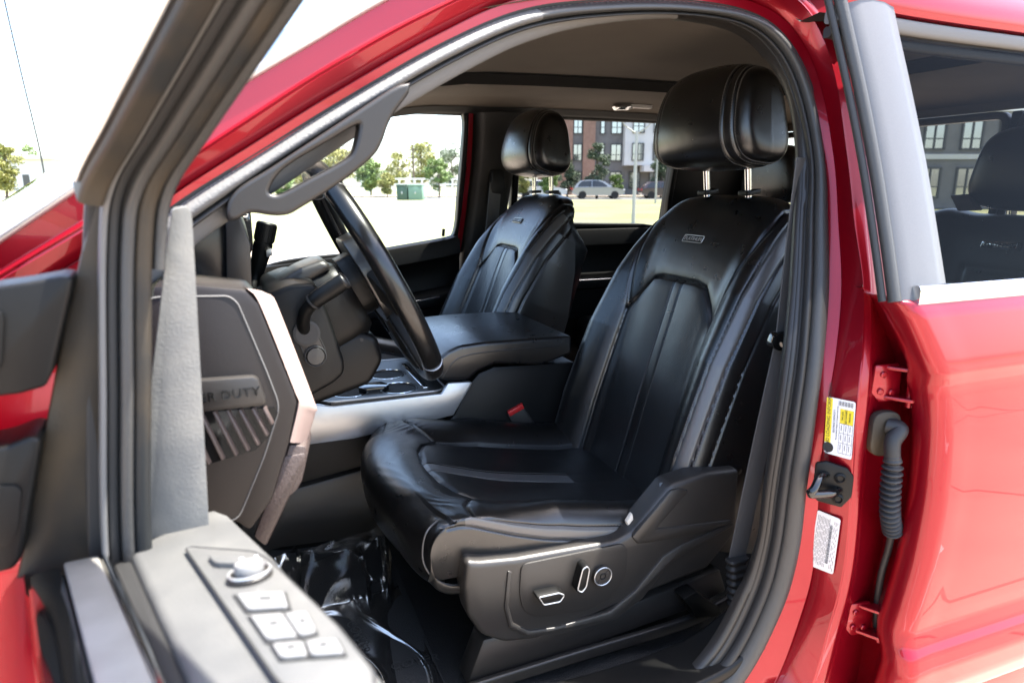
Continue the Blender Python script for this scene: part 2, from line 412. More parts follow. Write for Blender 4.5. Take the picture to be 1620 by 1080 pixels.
# door seal: rubber bulb between rails 1 and 2
seal_path = 0.52*RAILS[:, 2]+0.48*RAILS[:, 1]
wd = np.linalg.norm(RAILS[:, 2]-RAILS[:, 1], axis=1)
Tg = np.gradient(seal_path, axis=0); Tg /= np.linalg.norm(Tg, axis=1)[:, None]
ov = RAILS[:, 2]-RAILS[:, 1]; ov -= Tg*np.sum(ov*Tg, 1)[:, None]; ov /= np.linalg.norm(ov, axis=1)[:, None]
ov = np.stack([np.convolve(np.pad(ov[:, k], 6, mode='edge'), np.ones(13)/13, 'valid') for k in range(3)], 1); ov /= np.linalg.norm(ov, axis=1)[:, None]
nv = np.cross(Tg, ov); nv *= np.sign(-nv[:, 1])[:, None]
def ribbon(name, cpath, half, height, prof, mt, par, **k):
    """prof: (across -1..1, out 0..1)"""
    prof = np.asarray(prof, float)
    P = cpath[:, None] + prof[None, :, 0, None]*half[:, None, None]*ov[:, None] + prof[None, :, 1, None]*height*nv[:, None]
    return gridobj(name, P[11:], mt, par, cv=False, smooth=80, **k)
arc = [(math.cos(a), math.sin(a)) for a in np.linspace(math.pi, 0, 13)]
seal = empty('door_seal', seal_path[60].tolist(), truck)
t_ = np.clip((np.arange(NS)/NS*(len(ST)-1)-8)/3.0, 0, 1)
def ribbon_part(nm, i0, i1, mt):
    pr = np.asarray(arc); cp = (seal_path+0.10*wd[:, None]*ov)[i0:i1]; h_ = 0.36*wd[i0:i1]
    gridobj(nm, cp[:, None]+pr[None, :, 0, None]*h_[:, None, None]*ov[i0:i1, None]+pr[None, :, 1, None]*0.016*nv[i0:i1, None], mt, seal, smooth=80)
ribbon_part('seal_bulb', 11, 62, M['sealsunlit']); ribbon_part('seal_bulb', 61, NS, M['rubber2'])  # A-pillar run takes the sunlit copy, the rest plain grey rubber
ribbon('seal_lip', seal_path-0.40*wd[:, None]*ov+0.002*nv, 0.16*wd, 0.010, arc, M['rubber'], seal)
ribbon('seal_base', seal_path-0.006*nv, 0.62*wd, 0.006, [(-1, 0), (-1, 1), (1, 1), (1, 0)], M['rubber'], seal)
# perforated edge of the seal along the A-pillar: a row of little clips
dots = []
for i in np.linspace(12, 95, 125):
    j = int(i); f_ = i-j; p = RAILS[j, 2]*(1-f_)+RAILS[j+1, 2]*f_
    dots.append(boxmesh(p+0.004*nv[j]-0.002*ov[j], Tg[j]*0.0016, ov[j]*0.0018, nv[j]*0.0018))
V, Fq = merge_meshes(dots); obj('seal_edge_clips', V, Fq, M['pillartrim'], seal, 0, kind='stuff')

# inner pillar trim between the trim edge and the seal, with a soft rolled inner edge
tr = empty('pillar_trim', RAILS[30, 0].tolist(), truck)
R0, R1 = RAILS[:, 0], RAILS[:, 1]
def trim_strip(nm, i0, i1, prof, mt):
    out_ = []; ii = np.arange(NS)
    fs_ = np.interp(ii, [60, 78, 108, 122], [1.0, 0.42, 0.42, 1.0])[:, None]      # slim along the roof rail
    fx_ = np.interp(ii, [100, 125, 172, 188], [0.0, 1.0, 1.0, 0.0])[:, None]      # the return runs rearwards on the B-pillar only
    for (s_, dx, dy) in prof:
        se = s_*fs_ if s_ > 0 else np.full((NS, 1), s_)
        P = R1*(1-se)+R0*se; P[:, 1] = R1[:, 1]+0.25*(R0[:, 1]-R1[:, 1])*min(1, max(0, s_)); P = P+dx*fx_*A(1, 0, 0)+dy*(0.3+0.7*fx_)*A(0, 1, 0); out_.append(P)
    return gridobj(nm, np.stack(out_, 1)[i0:i1], mt, tr, smooth=80)
trim_strip('windscreen_pillar_trim', 11, 80, ((-0.15, 0, -0.002), (0.0, 0, 0.004), (0.25, 0, 0.002), (0.5, 0, 0.0), (0.8, 0, 0.004), (0.95, 0, 0.010), (0.98, 0, 0.022), (0.7, 0, 0.035)), M['pillartrim'])
trim_strip('door_pillar_trim', 79, NS, ((-0.15, 0, -0.002), (0.0, 0, 0.004), (0.2, 0, 0.001), (0.45, 0, 0.003), (0.52, 0.0, 0.010), (0.58, 0, 0.003), (0.8, 0, 0.006), (0.95, 0.004, 0.012), (1.0, 0.012, 0.022), (0.98, 0.05, 0.05), (0.95, 0.12, 0.06)), M['trim'])

# outside of the A-pillar beside the windscreen: moulding and glass
edge = RAILS[:80, 6]
md = empty('windscreen', edge[20].tolist(), truck)
tube('windscreen_moulding', edge+A(-0.004, -0.002, 0.004), 0.006, M['silver'], md, n=8)
rows = []
for i in range(0, 80):
    p = edge[i]; row = []
    for t in np.linspace(0, 1, 26):
        y = p[1] + t*(2.03-2*p[1]); c = math.sin(math.pi*t)
        row.append((p[0]-0.004-0.17*c, y, p[2]+0.003+0.02*c))
    rows.append(row)
gridobj('windscreen_glass', np.array(rows), M['windshield'], md, smooth=80, flip=False)
# wiper cowl, bonnet and wing in front of the windscreen
p0 = edge[0]
bon = []
for i, x in enumerate(np.linspace(p0[0]-0.02, p0[0]-1.35, 20)):
    row = []
    for t in np.linspace(0, 1, 30):
        y = 0.05+1.93*t
        crown = 0.035*math.sin(math.pi*t)+0.05*(math.exp(-((t-0.22)/0.08)**2)+math.exp(-((t-0.78)/0.08)**2))*min(1, i/5)
        side = -0.22*(max(0, abs(t-0.5)-0.46)/0.04)
        row.append((x, y, p0[2]-0.11-0.07*(i/19.0)**1.5+crown*0.6+side-0.25*max(0, (i-17)/2.0)**2))
    bon.append(row)
gridobj('bonnet', np.array(bon), M['paint'], body, smooth=60)
wing = []
for x in np.linspace(p0[0]+0.10, p0[0]-1.35, 16):
    wing.append([(x, 0.055+0.02*abs(z_)-0.04*math.sin(min(1, k_/7.0)*math.pi), p0[2]-0.02-0.80*k_/9.0) for k_, z_ in enumerate(np.linspace(0, 1, 10))])
gridobj('front_wing', np.array(wing), M['paint'], body, smooth=60)

# roof skin over the whole cab
rf = []
xs = np.linspace(0.46, 2.12, 24)
for x in xs:
    u = (x-0.46)/1.66
    row = []
    for t in np.linspace(0, 1, 32):
        y = 0.315+t*1.40; e_ = abs(2*t-1)
        row.append((x, y, 2.0-0.015*(2*u-1)**2-0.045*e_**6-0.05*max(0, 0.15-u)/0.15))
    rf.append(row)
gridobj('roof_skin', np.array(rf), M['paint'], body, smooth=70)

# ------------------------------------------------------------------ headliner with sunroof shade
hl = empty('headliner', (1.0, 1.0, 1.9), truck)
def hz(x, y):
    e_ = max(0.0, (y-1.015)/0.74)
    u = (x-0.28)/1.75
    return 1.905 - 0.02*(2*u-1)**2 - 0.055*max(0, (0.2-u)/0.2)**1.5 - 0.03*max(0, (u-0.9)/0.1)**2 - 0.018*max(0, e_-0.78)/0.22 - 0.012*max(0, e_-0.9)/0.1
SR = (0.34, 1.62, 0.42, 1.31)     # sunroof opening x0,x1,y0,y1
xx = np.unique(np.concatenate([np.linspace(0.28, 2.03, 46), [SR[0], SR[1]]])); yy = np.unique(np.concatenate([np.linspace(0.275, 1.755, 40), [SR[2], SR[3]]]))
G = np.array([[(x, y, hz(x, y)) for y in yy] for x in xx])
Fq = []
m_ = len(yy)
for i in range(len(xx)-1):
    for j in range(m_-1):
        cx, cy = (xx[i]+xx[i+1])/2, (yy[j]+yy[j+1])/2
        if SR[0] < cx < SR[1] and SR[2] < cy < SR[3]: continue
        Fq.append((i*m_+j, i*m_+j+1, (i+1)*m_+j+1, (i+1)*m_+j))
obj('headliner_panel', G.reshape(-1, 3), Fq, M['headliner'], hl, 70)
# dark recessed track round the shade, then the shade itself
zc = lambda x, y: hz(x, y)
def ringpath(x0, x1, y0, y1, dz, n=14):
    c = []
    for (a, b) in (((x0, y0), (x1, y0)), ((x1, y0), (x1, y1)), ((x1, y1), (x0, y1)), ((x0, y1), (x0, y0))):
        for t in np.linspace(0, 1, n, endpoint=False):
            x, y = a[0]+t*(b[0]-a[0]), a[1]+t*(b[1]-a[1]); c.append((x, y, hz(x, y)+dz))
    return np.array(c)
ra, rb = ringpath(*SR, 0.0), ringpath(*SR, 0.028)
rc = ringpath(SR[0]+0.06, SR[1]-0.06, SR[2]+0.06, SR[3]-0.075, 0.030)
gridobj('sunroof_track', np.stack([ra, rb, rc], 1), M['hl_dark'], hl, cu=True, smooth=40)
xs2, ys2 = np.linspace(SR[0]+0.05, SR[1]-0.05, 14), np.linspace(SR[2]+0.05, SR[3]-0.065, 14)
gridobj('sunroof_shade', np.array([[(x, y, hz(x, y)+0.024) for y in ys2] for x in xs2]), M['headliner'], hl, smooth=70)

# ================================================================== rear door on the driver's side
rd = empty('rear_door', (0.8, 0.0, 0.9), truck, label='closed ruby red rear door with dark grey pillar panel')
lead = spl([at(x, y, 0.03) for x, y in [(1424, 470), (1434, 505), (1448, 560), (1462, 630), (1460, 700), (1448, 790), (1428, 890), (1406, 980), (1392, 1050), (1384, 1130), (1380, 1260)]], 80)
zl, xl = lead[::-1, 2], lead[::-1, 0]
prof = np.array([(1.482, 0.040), (1.476, 0.024), (1.462, 0.016), (1.43, 0.009), (1.393, 0.001), (1.382, 0.0), (1.374, 0.003), (1.362, 0.007), (1.30, 0.002), (1.2, -0.003), (1.10, -0.004), (1.02, -0.001), (0.995, 0.001), (0.975, -0.004), (0.962, -0.012), (0.94, -0.017), (0.90, -0.012), (0.86, 0.004), (0.80, 0.05)])
zz = np.concatenate([np.linspace(prof[i, 0], prof[i+1, 0], 4, endpoint=False) for i in range(len(prof)-1)] + [[0.80]])
yp = np.interp(-zz, -prof[:, 0], prof[:, 1])
rows = []
for z, y in zip(zz, yp):
    x0 = np.interp(z, zl, xl)
    row = [(x0+0.05, y+0.13, z), (x0+0.030, y+0.075, z), (x0+0.006, y+0.050, z), (x0-0.002, y+0.045, z), (x0-0.004, y+0.034, z), (x0-0.003, y+0.020, z), (x0, y+0.010, z), (x0+0.005, y+0.004, z), (x0+0.013, y+0.0008, z), (x0+0.022, y, z)]
    for x in np.linspace(x0+0.05, 1.74, 34): row.append((x, y+0.012*((x-1.2)/0.6)**2*0.4, z))
    rows.append(row)
gridobj('door_skin', np.array(rows), M['paint'], rd, smooth=70)
# bright belt moulding under the glass
bl = np.array([(x, 0.028, 1.484+0.004*(x-0.8)) for x in np.linspace(0.80, 1.72, 20)])
sweep('belt_moulding', bl, rrect(0.014, 0.026, 0.005), M['chrome'], rd, up=(0, 0, 1))
def ry(z): return 0.030+0.30*max(0, z-1.47)
L1 = spl([aton(x, y, ry) for x, y in [(1337, -8), (1350, 50), (1372, 150), (1394, 265), (1411, 375), (1425, 478)]], 40)
L2 = spl([aton(x, y, ry, -0.004) for x, y in [(1412, -8), (1424, 50), (1446, 150), (1469, 265), (1487, 375), (1502, 470)]], 40)
prf = [(-0.0, 0.014), (0.0, 0.004), (0.03, 0.0), (0.25, -0.003), (0.5, -0.004), (0.75, -0.003), (0.97, 0.0), (1.0, 0.004), (1.0, 0.016)]
gridobj('pillar_applique', np.stack([L1*(1-t)+L2*t+A(0, d, 0) for t, d in prf], 1), M['applique'], rd, smooth=50)
tube('pillar_weatherstrip', L1+A(-0.006, 0.004, 0), 0.008, M['rubber2'], rd, n=10)
tube('pillar_weatherstrip', L1+A(-0.018, 0.012, 0), 0.005, M['rubber'], rd, n=8)
# frame above the glass
top = spl([aton(x, y, ry) for x, y in [(1330, 2), (1420, 22), (1520, 38), (1620, 52), (1780, 76)]], 30)
P = []
for (dy, dz) in ((0.02, -0.004), (0.0, 0.0), (-0.004, 0.012), (0.0, 0.03), (0.010, 0.05), (0.03, 0.075), (0.07, 0.11)):
    P.append(top+A(0, dy, dz))
gridobj('door_upper_frame', np.stack(P, 1), M['paint'], rd, smooth=60)
sweep('glass_run_seal', top+A(0.0, 0.012, -0.014), rrect(0.02, 0.026, 0.006), M['pillartrim'], rd, up=(0, 1, 0))
sweep('glass_run_seal', top+A(0.0, 0.018, -0.034), rrect(0.014, 0.014, 0.004), M['rubber'], rd, up=(0, 1, 0))
gl = []
for t in np.linspace(0, 1, 12):
    a = L2[0]*(1-t)+L2[-1]*t
    gl.append([(x, ry(a[2])+0.012, a[2]) for x in np.linspace(np.interp(a[2], L2[::-1, 2], L2[::-1, 0])-0.01, 1.70, 14)])
gridobj('door_glass', np.array(gl), M['tint'], rd, smooth=60)
# inner door panel of the rear door
box('inner_panel', (0.86, 0.10, 0.86), (1.72, 0.14, 1.46), M['plastic'], rd, 0.015)
# hinges between the B-pillar and the rear door, wiring boot, striker, labels
def hinge(px, py, s):
    h = empty('door_hinge', at(px, py, 0.07).tolist(), truck)
    c = at(px, py, 0.080); ex, ez = A(1, -0.25, 0), A(0, 0, 1)
    ex = unit(ex)
    def q(pts, ext, nm, bev=0.003): slab(nm, [c+ex*a*s+ez*b*s for a, b in pts], ext, M['paint'], h, bev)
    q([(-0.024, 0.028), (0.014, 0.030), (0.020, 0.012), (0.020, -0.028), (-0.012, -0.030), (-0.026, -0.014)], (-0.002, -0.006, 0), 'hinge_leaf')
    slab('hinge_arm', [c+ex*a*s+A(0, -0.004, 0.021*s)+A(-0.004, -0.012, 0)*b for a, b in [(-0.01, 0), (0.05, 0), (0.05, 2.4), (0.02, 2.2)]], (0, 0, 0.005), M['paint'], h, 0.0015)
    slab('hinge_arm', [c+ex*a*s+A(0, -0.004, -0.024*s)+A(-0.004, -0.012, 0)*b for a, b in [(-0.01, 0), (0.05, 0), (0.05, 2.4), (0.02, 2.2)]], (0, 0, 0.005), M['paint'], h, 0.0015)
    lathe('hinge_pin', [(0.0, -0.034*s), (0.005, -0.034*s), (0.005, 0.034*s), (0.0, 0.036*s)], c+ex*0.022*s+A(0, -0.018, 0), (0, 0, 1), M['paint'], h, 12)
    for dx, dz in ((-0.012, 0.014), (-0.014, -0.012), (0.004, -0.014)):
        lathe('hinge_bolt', [(0.0048, 0), (0.0048, 0.003), (0.0035, 0.004), (0, 0.004)], c+ex*dx*s+ez*dz*s+A(-0.001, -0.006, 0), (-0.2, -1, 0), M['paint'], h, 8)
hinge(1402, 604, 0.95); hinge(1358, 975, 0.95)
boot = empty('wiring_boot', at(1400, 680, 0.07).tolist(), truck, label='dusty black ribbed rubber wiring boot between pillar and rear door')
c = at(1393, 682, 0.072)
pl = rounded([c+A(0.02*a, -0.006*a, 0.033*b) for a, b in ((-1, -1), (1, -1), (1, 1), (-1, 1))], 0.018, 6)
slab('boot_collar', pl, (-0.003, -0.012, 0), M['dust'], boot, 0.004)
bp = spl([c+A(0.0, -0.010, 0.012), c+A(0.006, -0.024, 0.010), at(1412, 700, 0.045), at(1412, 735, 0.04), at(1409, 770, 0.04), at(1408, 810, 0.042), at(1412, 840, 0.05)], 260)
sc = 0.0112+0.0030*np.sin(np.arange(260)*0.52)*np.clip((np.arange(260)-80)/20, 0, 1)
sc[:80] = np.linspace(0.0118, 0.0105, 80)
sweep('ribbed_hose', bp, circ(1.0, 14), M['rubber'], boot, scale=sc, smooth=80)
tube('cable_tail', spl([at(1412, 838, 0.05), at(1405, 870, 0.06), at(1395, 905, 0.065), at(1388, 950, 0.07), at(1386, 1000, 0.07)], 30), 0.005, M['rubber'], boot, n=8)
# door latch striker
stk = empty('door_striker', at(1312, 765, 0.10).tolist(), truck)
nB = unit(A(-0.62, -0.78, 0)); eB = unit(A(0.78, -0.62, 0)); zB = A(0, 0, 1)
def onB(px, py, y): return at(px, py, y)
c = at(1317, 766, 0.095)
slab('striker_plate', [c+eB*a+zB*b for a, b in [(-0.026, 0.033), (-0.012, 0.037), (0.016, 0.030), (0.026, 0.018), (0.026, -0.014), (0.014, -0.032), (-0.020, -0.026), (-0.026, -0.010)]], nB*0.007, M['plastic'], stk, 0.003)
tube('striker_loop', spl([c+zB*0.016-eB*0.008, c+nB*0.018+zB*0.016-eB*0.02, c+nB*0.032+zB*0.004-eB*0.028, c+nB*0.034-eB*0.032-zB*0.004, c+nB*0.018-zB*0.006-eB*0.004, c-zB*0.004+eB*0.012], 36), 0.0062, M['gloss'], stk, n=10)
for dz in (0.014, -0.018):
    lathe('striker_bolt', [(0.008, 0), (0.008, 0.003), (0.0055, 0.0045), (0.004, 0.002), (0, 0.002)], c+zB*dz+eB*0.008+nB*0.0065, nB, M['plastic'], stk, 12)
# labels on the B-pillar
def on_pillar(px, py):
    """nearest grid point of the pillar skin on this line of sight, and its normal"""
    d = ray(px, py); d = d/np.linalg.norm(d)
    best = None
    Pm = SK[:, 4:12]
    v = Pm-CAM; al = v@d; off = np.linalg.norm(v-al[..., None]*d, axis=-1)
    i, j = np.unravel_index(np.argmin(off), off.shape)
    i = min(max(i, 1), Pm.shape[0]-2); j = min(max(j, 1), Pm.shape[1]-2)
    n = unit(np.cross(Pm[i+1, j]-Pm[i-1, j], Pm[i, j+1]-Pm[i, j-1])); n = n if n@d < 0 else -n
    return CAM + d*((Pm[i, j]-CAM)@n)/(d@n), n
def label_sheet(name, quad, lb):
    """quad: surveyed corners (top-left, top-right, bottom-right, bottom-left) -> flat label on the pillar"""
    cpx = np.mean(quad, 0); P0, n = on_pillar(*cpx)
    P0 = P0+n*0.0035
    Q = [atpl(x, y, P0, n) for x, y in quad]
    e = empty(name, P0.tolist(), truck, label=lb)
    def pt(u, v): return (Q[0]*(1-u)+Q[1]*u)*(1-v)+(Q[3]*(1-u)+Q[2]*u)*v
    slab('label_paper', rounded(Q, 0.003, 3), n*0.0008, M['white'], e, 0)
    return e, pt, n
def patch(nm, e, pt, n, u0, u1, v0, v1, m_, h=0.0012):
    slab(nm, [pt(u0, v0), pt(u1, v0), pt(u1, v1), pt(u0, v1)], n*0.0003, m_, e, 0) if False else obj(nm, [pt(u, v)+n*h for u, v in ((u0, v0), (u1, v0), (u1, v1), (u0, v1))], [(0, 1, 2, 3)], m_, e, 0)
E1, pt, n = label_sheet('tyre_label', [(1309, 627), (1354, 636), (1347, 727), (1304, 715)], 'white and yellow tyre information label above the door striker')
patch('yellow_band', E1, pt, n, 0.0, 0.22, 0.01, 0.80, M['yellow'])
patch('yellow_box', E1, pt, n, 0.50, 0.97, 0.16, 0.41, M['yellow'])
xd = unit(pt(0.1, 0.1)-pt(0.1, 0.8)); yd = unit(pt(0, 0.5)-pt(1, 0.5))
text('label_lettering', 'TIRE AND LOADING INFORMATION', pt(0.11, 0.41)+n*0.0015, xd, yd, 0.0068, M['ink'], E1, 0.0001)
text('label_lettering', 'SEATING CAPACITY', pt(0.31, 0.40)+n*0.0015, xd, yd, 0.0038, M['ink'], E1, 0.0001)
text('label_lettering', 'The combined weight of occupants and cargo', pt(0.41, 0.42)+n*0.0015, xd, yd, 0.0027, M['ink'], E1, 0.0001)
for k_, s_ in enumerate(('TIRE SIZE', 'SEE OWNERS', 'MANUAL')):
    text('label_lettering', s_, pt(0.60+0.13*k_, 0.285)+n*0.0015, xd, yd, 0.0034, M['ink'], E1, 0.0001)
for u in (0.50, 0.66, 0.81, 0.965): patch('table_rule', E1, pt, n, u, u+0.012, 0.16, 0.93, M['ink'])
for v in (0.41, 0.58, 0.75, 0.93): patch('table_rule', E1, pt, n, 0.50, 0.97, v, v+0.006, M['ink'])
for u in (0.56, 0.72, 0.87):
    for v0 in (0.44, 0.61, 0.78): patch('print_line', E1, pt, n, u, u+0.03, v0, v0+0.10, M['print'])
for k_ in range(16): patch('barcode_bar', E1, pt, n, 0.42+0.034*k_, 0.42+0.034*k_+(0.018 if k_ % 3 else 0.009), 0.03, 0.11, M['ink'])
lathe('label_roundel', [(0.0, 0.0), (0.0075, 0.0), (0.0075, 0.0003), (0, 0.0004)], pt(0.14, 0.885)+n*0.0011, n, M['ink'], E1, 20)
E2, pt, n = label_sheet('certification_label', [(1294, 806), (1330, 821), (1318, 908), (1280, 893)], 'white certification label with small print below the door striker')
xd = unit(pt(0.1, 0.1)-pt(0.1, 0.8)); yd = unit(pt(0, 0.5)-pt(1, 0.5))
rr = random.Random(3)
for k_ in range(9):
    u = 0.08+0.062*k_; v = 0.06+0.02*rr.random()
    while v < 0.9:
        l_ = 0.03+0.12*rr.random(); patch('print_line', E2, pt, n, u, u+0.022, v, min(0.93, v+l_), M['print']); v += l_+0.025
v = 0.16
while v < 0.84:
    l_ = rr.choice((0.006, 0.010, 0.014)); patch('barcode_bar', E2, pt, n, 0.62, 0.74, v, v+l_, M['ink']); v += l_+0.009
for k_ in range(3):
    v = 0.08
    while v < 0.9:
        l_ = 0.02+0.07*rr.random(); patch('print_line', E2, pt, n, 0.79+0.065*k_, 0.81+0.065*k_, v, v+l_, M['print']); v += l_+0.05

# ================================================================== far (passenger) side of the cab
ps = empty('passenger_side', (0.9, 1.9, 0.9), truck)
def fy(z): return 1.895-0.28*max(0, z-1.45)
def fs(px, off=0.0): return [aton(x, y, fy, off) for x, y in px]
fw = fs([(330, 470), (430, 421), (560, 403), (680, 391), (718, 374), (728, 300), (736, 200), (732, 180), (722, 174), (620, 172), (480, 172), (330, 300)])
rw = fs([(812, 300), (820, 352), (900, 356), (1000, 357), (1046, 357), (1056, 310), (1066, 250), (1068, 205), (1052, 188), (980, 184), (880, 178), (840, 178), (826, 186)])
def surround(nm, loop, r, wd_, mt, off=(0, 0, 0)):
    pth = spl(loop, 120, closed=True)[:-1]+A(*off); c_ = pth.mean(0); T, Sd, Nn = frames(pth, (0, 1, 0), True)
    sweep(nm, pth, rrect(wd_, 0.03, 0.006), mt, ps, up=(0, 1, 0), closed=True)
surround('window_surround', fw, 0, 0.022, M['plastic'], (0, -0.012, 0))
surround('window_surround', rw, 0, 0.022, M['plastic'], (0, -0.012, 0))
surround('window_seal', fw, 0, 0.012, M['rubber'], (0, 0.015, 0))
surround('window_seal', rw, 0, 0.012, M['rubber'], (0, 0.015, 0))
def pane(nm, loop, mt):
    pth = spl(loop, 60, closed=True)[:-1]+A(0, 0.03, 0); obj(nm, pth, [tuple(range(len(pth)))], mt, ps, 0)
pane('window_pane', fw, M['glass']); pane('window_pane', rw, M['tint'])
# door panels below the glass
zb = lambda x: np.interp(x, [-0.5, 0.377, 0.70, 0.80, 1.6, 2.1], [1.30, 1.385, 1.43, 1.455, 1.455, 1.46])
def doorpanel(nm, x0, x1):
    rows = []
    for x in np.linspace(x0, x1, 26):
        z1 = zb(x)
        rows.append([(x, y, z) for y, z in ((1.90, z1+0.006), (1.875, z1+0.008), (1.86, z1), (1.852, z1-0.02), (1.85, z1-0.06), (1.862, z1-0.075), (1.866, z1-0.13), (1.862, z1-0.17), (1.80, z1-0.185), (1.795, z1-0.20), (1.80, z1-0.225), (1.85, z1-0.24), (1.86, z1-0.36), (1.82, z1-0.40), (1.82, 0.86))])
    gridobj(nm, np.array(rows), M['plastic'], ps, smooth=40)
    pth = np.array([(x, 1.793, zb(x)-0.192) for x in np.linspace(x0+0.1, x1-0.1, 12)])
    tube('armrest_line', pth, 0.003, M['chrome'], ps, n=6)
doorpanel('door_panel', -0.45, 0.755); doorpanel('door_panel', 0.835, 1.60)
tube('lock_pin', [at(701, 374, 1.872), at(702, 362, 1.872)], 0.006, M['plastic'], ps, n=8)
# B-pillar trim, seat belt and red edge of the door behind it
q = spl(fs([(752, 168), (752, 240), (742, 330), (730, 420), (722, 520)], -0.04), 40); q2 = spl(fs([(838, 168), (822, 240), (806, 330), (798, 420), (792, 520)], -0.04), 40)
gridobj('pillar_trim', np.stack([q*(1-t)+q2*t+A(0, d, 0) for t, d in ((-0.12, 0.07), (0, 0.02), (0.06, 0.004), (0.2, 0), (0.5, -0.006), (0.8, 0), (0.94, 0.004), (1.0, 0.02), (1.0, 0.08))], 1), M['trim'], ps, smooth=60)
e1 = spl(fs([(742, 178), (739, 250), (731, 330), (722, 400)], -0.03), 20); e2 = e1+A(0.016, 0, 0)
gridobj('door_edge', np.stack([e1+A(0, 0.03, 0), e1, e2, e2+A(0, 0.03, 0)], 1), M['paint'], ps, smooth=60)
bp = spl([at(784, 290, 1.76), at(776, 380, 1.74), at(765, 470, 1.72)], 16)
sweep('seat_belt_webbing', bp, rrect(0.045, 0.003, 0.001), M['belt'], ps, up=(0, 1, 0))
slab('belt_guide', rounded([at(x, y, 1.755) for x, y in [(777, 300), (779, 270), (797, 268), (799, 300), (794, 308), (780, 308)]], 0.01), (0, 0.03, 0), M['plastic'], ps, 0.006)
# C-pillar and header rail
q = spl(fs([(1068, 160), (1072, 230), (1064, 290), (1052, 370), (1046, 460)], -0.02), 30); q2 = np.array([(2.06, fy(p[2])-0.02, p[2]) for p in q])
gridobj('rear_pillar_trim', np.stack([q+A(0, 0.06, 0), q, q*0.5+q2*0.5+A(0, -0.008, 0), q2], 1), M['plastic'], ps, smooth=60)
e1 = spl(fs([(1070, 200), (1072, 240), (1062, 300), (1052, 360)], 0.03), 20)
gridobj('door_edge', np.stack([e1+A(-0.012, 0, 0), e1+A(0.012, 0, 0)], 1), M['paint'], ps, smooth=60)
hr = []
for x in np.linspace(0.2, 2.06, 30):
    zt = min(1.905, hz(x, 1.74))
    hr.append([(x, 1.70, hz(x, 1.70)-0.002), (x, 1.735, zt-0.004), (x, 1.752, zt-0.010), (x, 1.765, 1.872), (x, 1.772, 1.864), (x, 1.80, 1.862)])
gridobj('roof_rail_trim', np.array(hr), M['hl_dark'], ps, smooth=60)
# grab handle and reading lamp over the rear window
g0 = at(985, 166, 1.745)
slab('lamp_housing', rounded([at(x, y, 1.60) for x, y in [(972, 168), (978, 161), (1000, 160), (1003, 170), (995, 174), (976, 174)]], 0.004), (0, 0.02, 0), M['chrome'], ps, 0.004)
slab('lamp_lens', rounded([at(x, y, 1.598) for x, y in [(998, 162), (1032, 164), (1032, 172), (1000, 170)]], 0.004), (0, 0.02, 0), M['white'], ps, 0.003)
# passenger door mirror outside
mr = empty('passenger_mirror', at(390, 370, 2.15).tolist(), truck)
slab('mirror_shell', rounded([at(x, y, 2.12) for x, y in [(352, 318), (396, 322), (402, 398), (380, 410), (350, 400)]], 0.03), (-0.06, 0.18, 0), M['plastic'], mr, 0.01)
slab('mirror_glass', rounded([at(x, y, 2.115)+A(0.002, 0, 0) for x, y in [(358, 328), (392, 330), (394, 350), (360, 350)]], 0.01), (0, -0.004, 0), M['chrome'], mr, 0.001)

# ================================================================== rear of the cab
rc_ = empty('rear_cab_wall', (2.06, 1.0, 0.9), truck)
def xwall(nm, x, pts, m_, th=0.02): return slab(nm, [(x, y, z) for y, z in pts], (th, 0, 0), m_, rc_, 0.006)
xwall('lower_wall', 2.03, [(0.12, 0.85), (1.91, 0.85), (1.91, 1.45), (0.12, 1.45)], M['plastic'])
xwall('upper_wall', 2.03, [(0.22, 1.832), (1.81, 1.832), (1.76, 1.93), (0.27, 1.93)], M['headliner'])
xwall('side_wall', 2.03, [(0.12, 1.455), (0.33, 1.455), (0.36, 1.827), (0.24, 1.827)], M['plastic'])
xwall('side_wall', 2.03, [(1.91, 1.455), (1.70, 1.455), (1.67, 1.827), (1.79, 1.827)], M['plastic'])
for a, b in ((0.345, 0.735), (0.755, 1.275), (1.295, 1.685)):
    lp = rounded([A(2.035, y, z) for y, z in ((a+0.012, 1.47), (b-0.012, 1.47), (b-0.012, 1.818), (a+0.012, 1.818))], 0.03, 5)
    sweep('rear_window_frame', np.array(lp), rrect(0.022, 0.03, 0.005), M['trim'], rc_, up=(1, 0, 0), closed=True)
    obj('rear_window_pane', np.array(lp)+A(0.01, 0, 0), [tuple(range(len(lp)))], M['tint'], rc_, 0)
xwall('window_post', 2.03, [(0.73, 1.455), (0.76, 1.455), (0.76, 1.827), (0.73, 1.827)], M['plastic'])
xwall('window_post', 2.03, [(1.27, 1.455), (1.30, 1.455), (1.30, 1.827), (1.27, 1.827)], M['headliner'])
# driver-side rear pillar, and inner side of the roof rail
box('rear_corner_trim', (1.74, 0.13, 0.86), (2.05, 0.17, 1.45), M['plastic'], rc_, 0.01)
slab('rear_corner_trim', [(1.72, 0.17, 1.45), (2.05, 0.17, 1.45), (2.05, 0.28, 1.86), (1.70, 0.28, 1.86)], (0, 0.02, 0), M['plastic'], rc_, 0.005)
hr = []
for x in np.linspace(0.80, 2.06, 20):
    hr.append([(x, 0.33, hz(x, 0.33)-0.002), (x, 0.30, hz(x, 0.30)-0.012), (x, 0.285, 1.868), (x, 0.272, 1.86), (x, 0.235, 1.865)])
gridobj('roof_rail_trim', np.array(hr), M['hl_dark'], rc_, smooth=60)

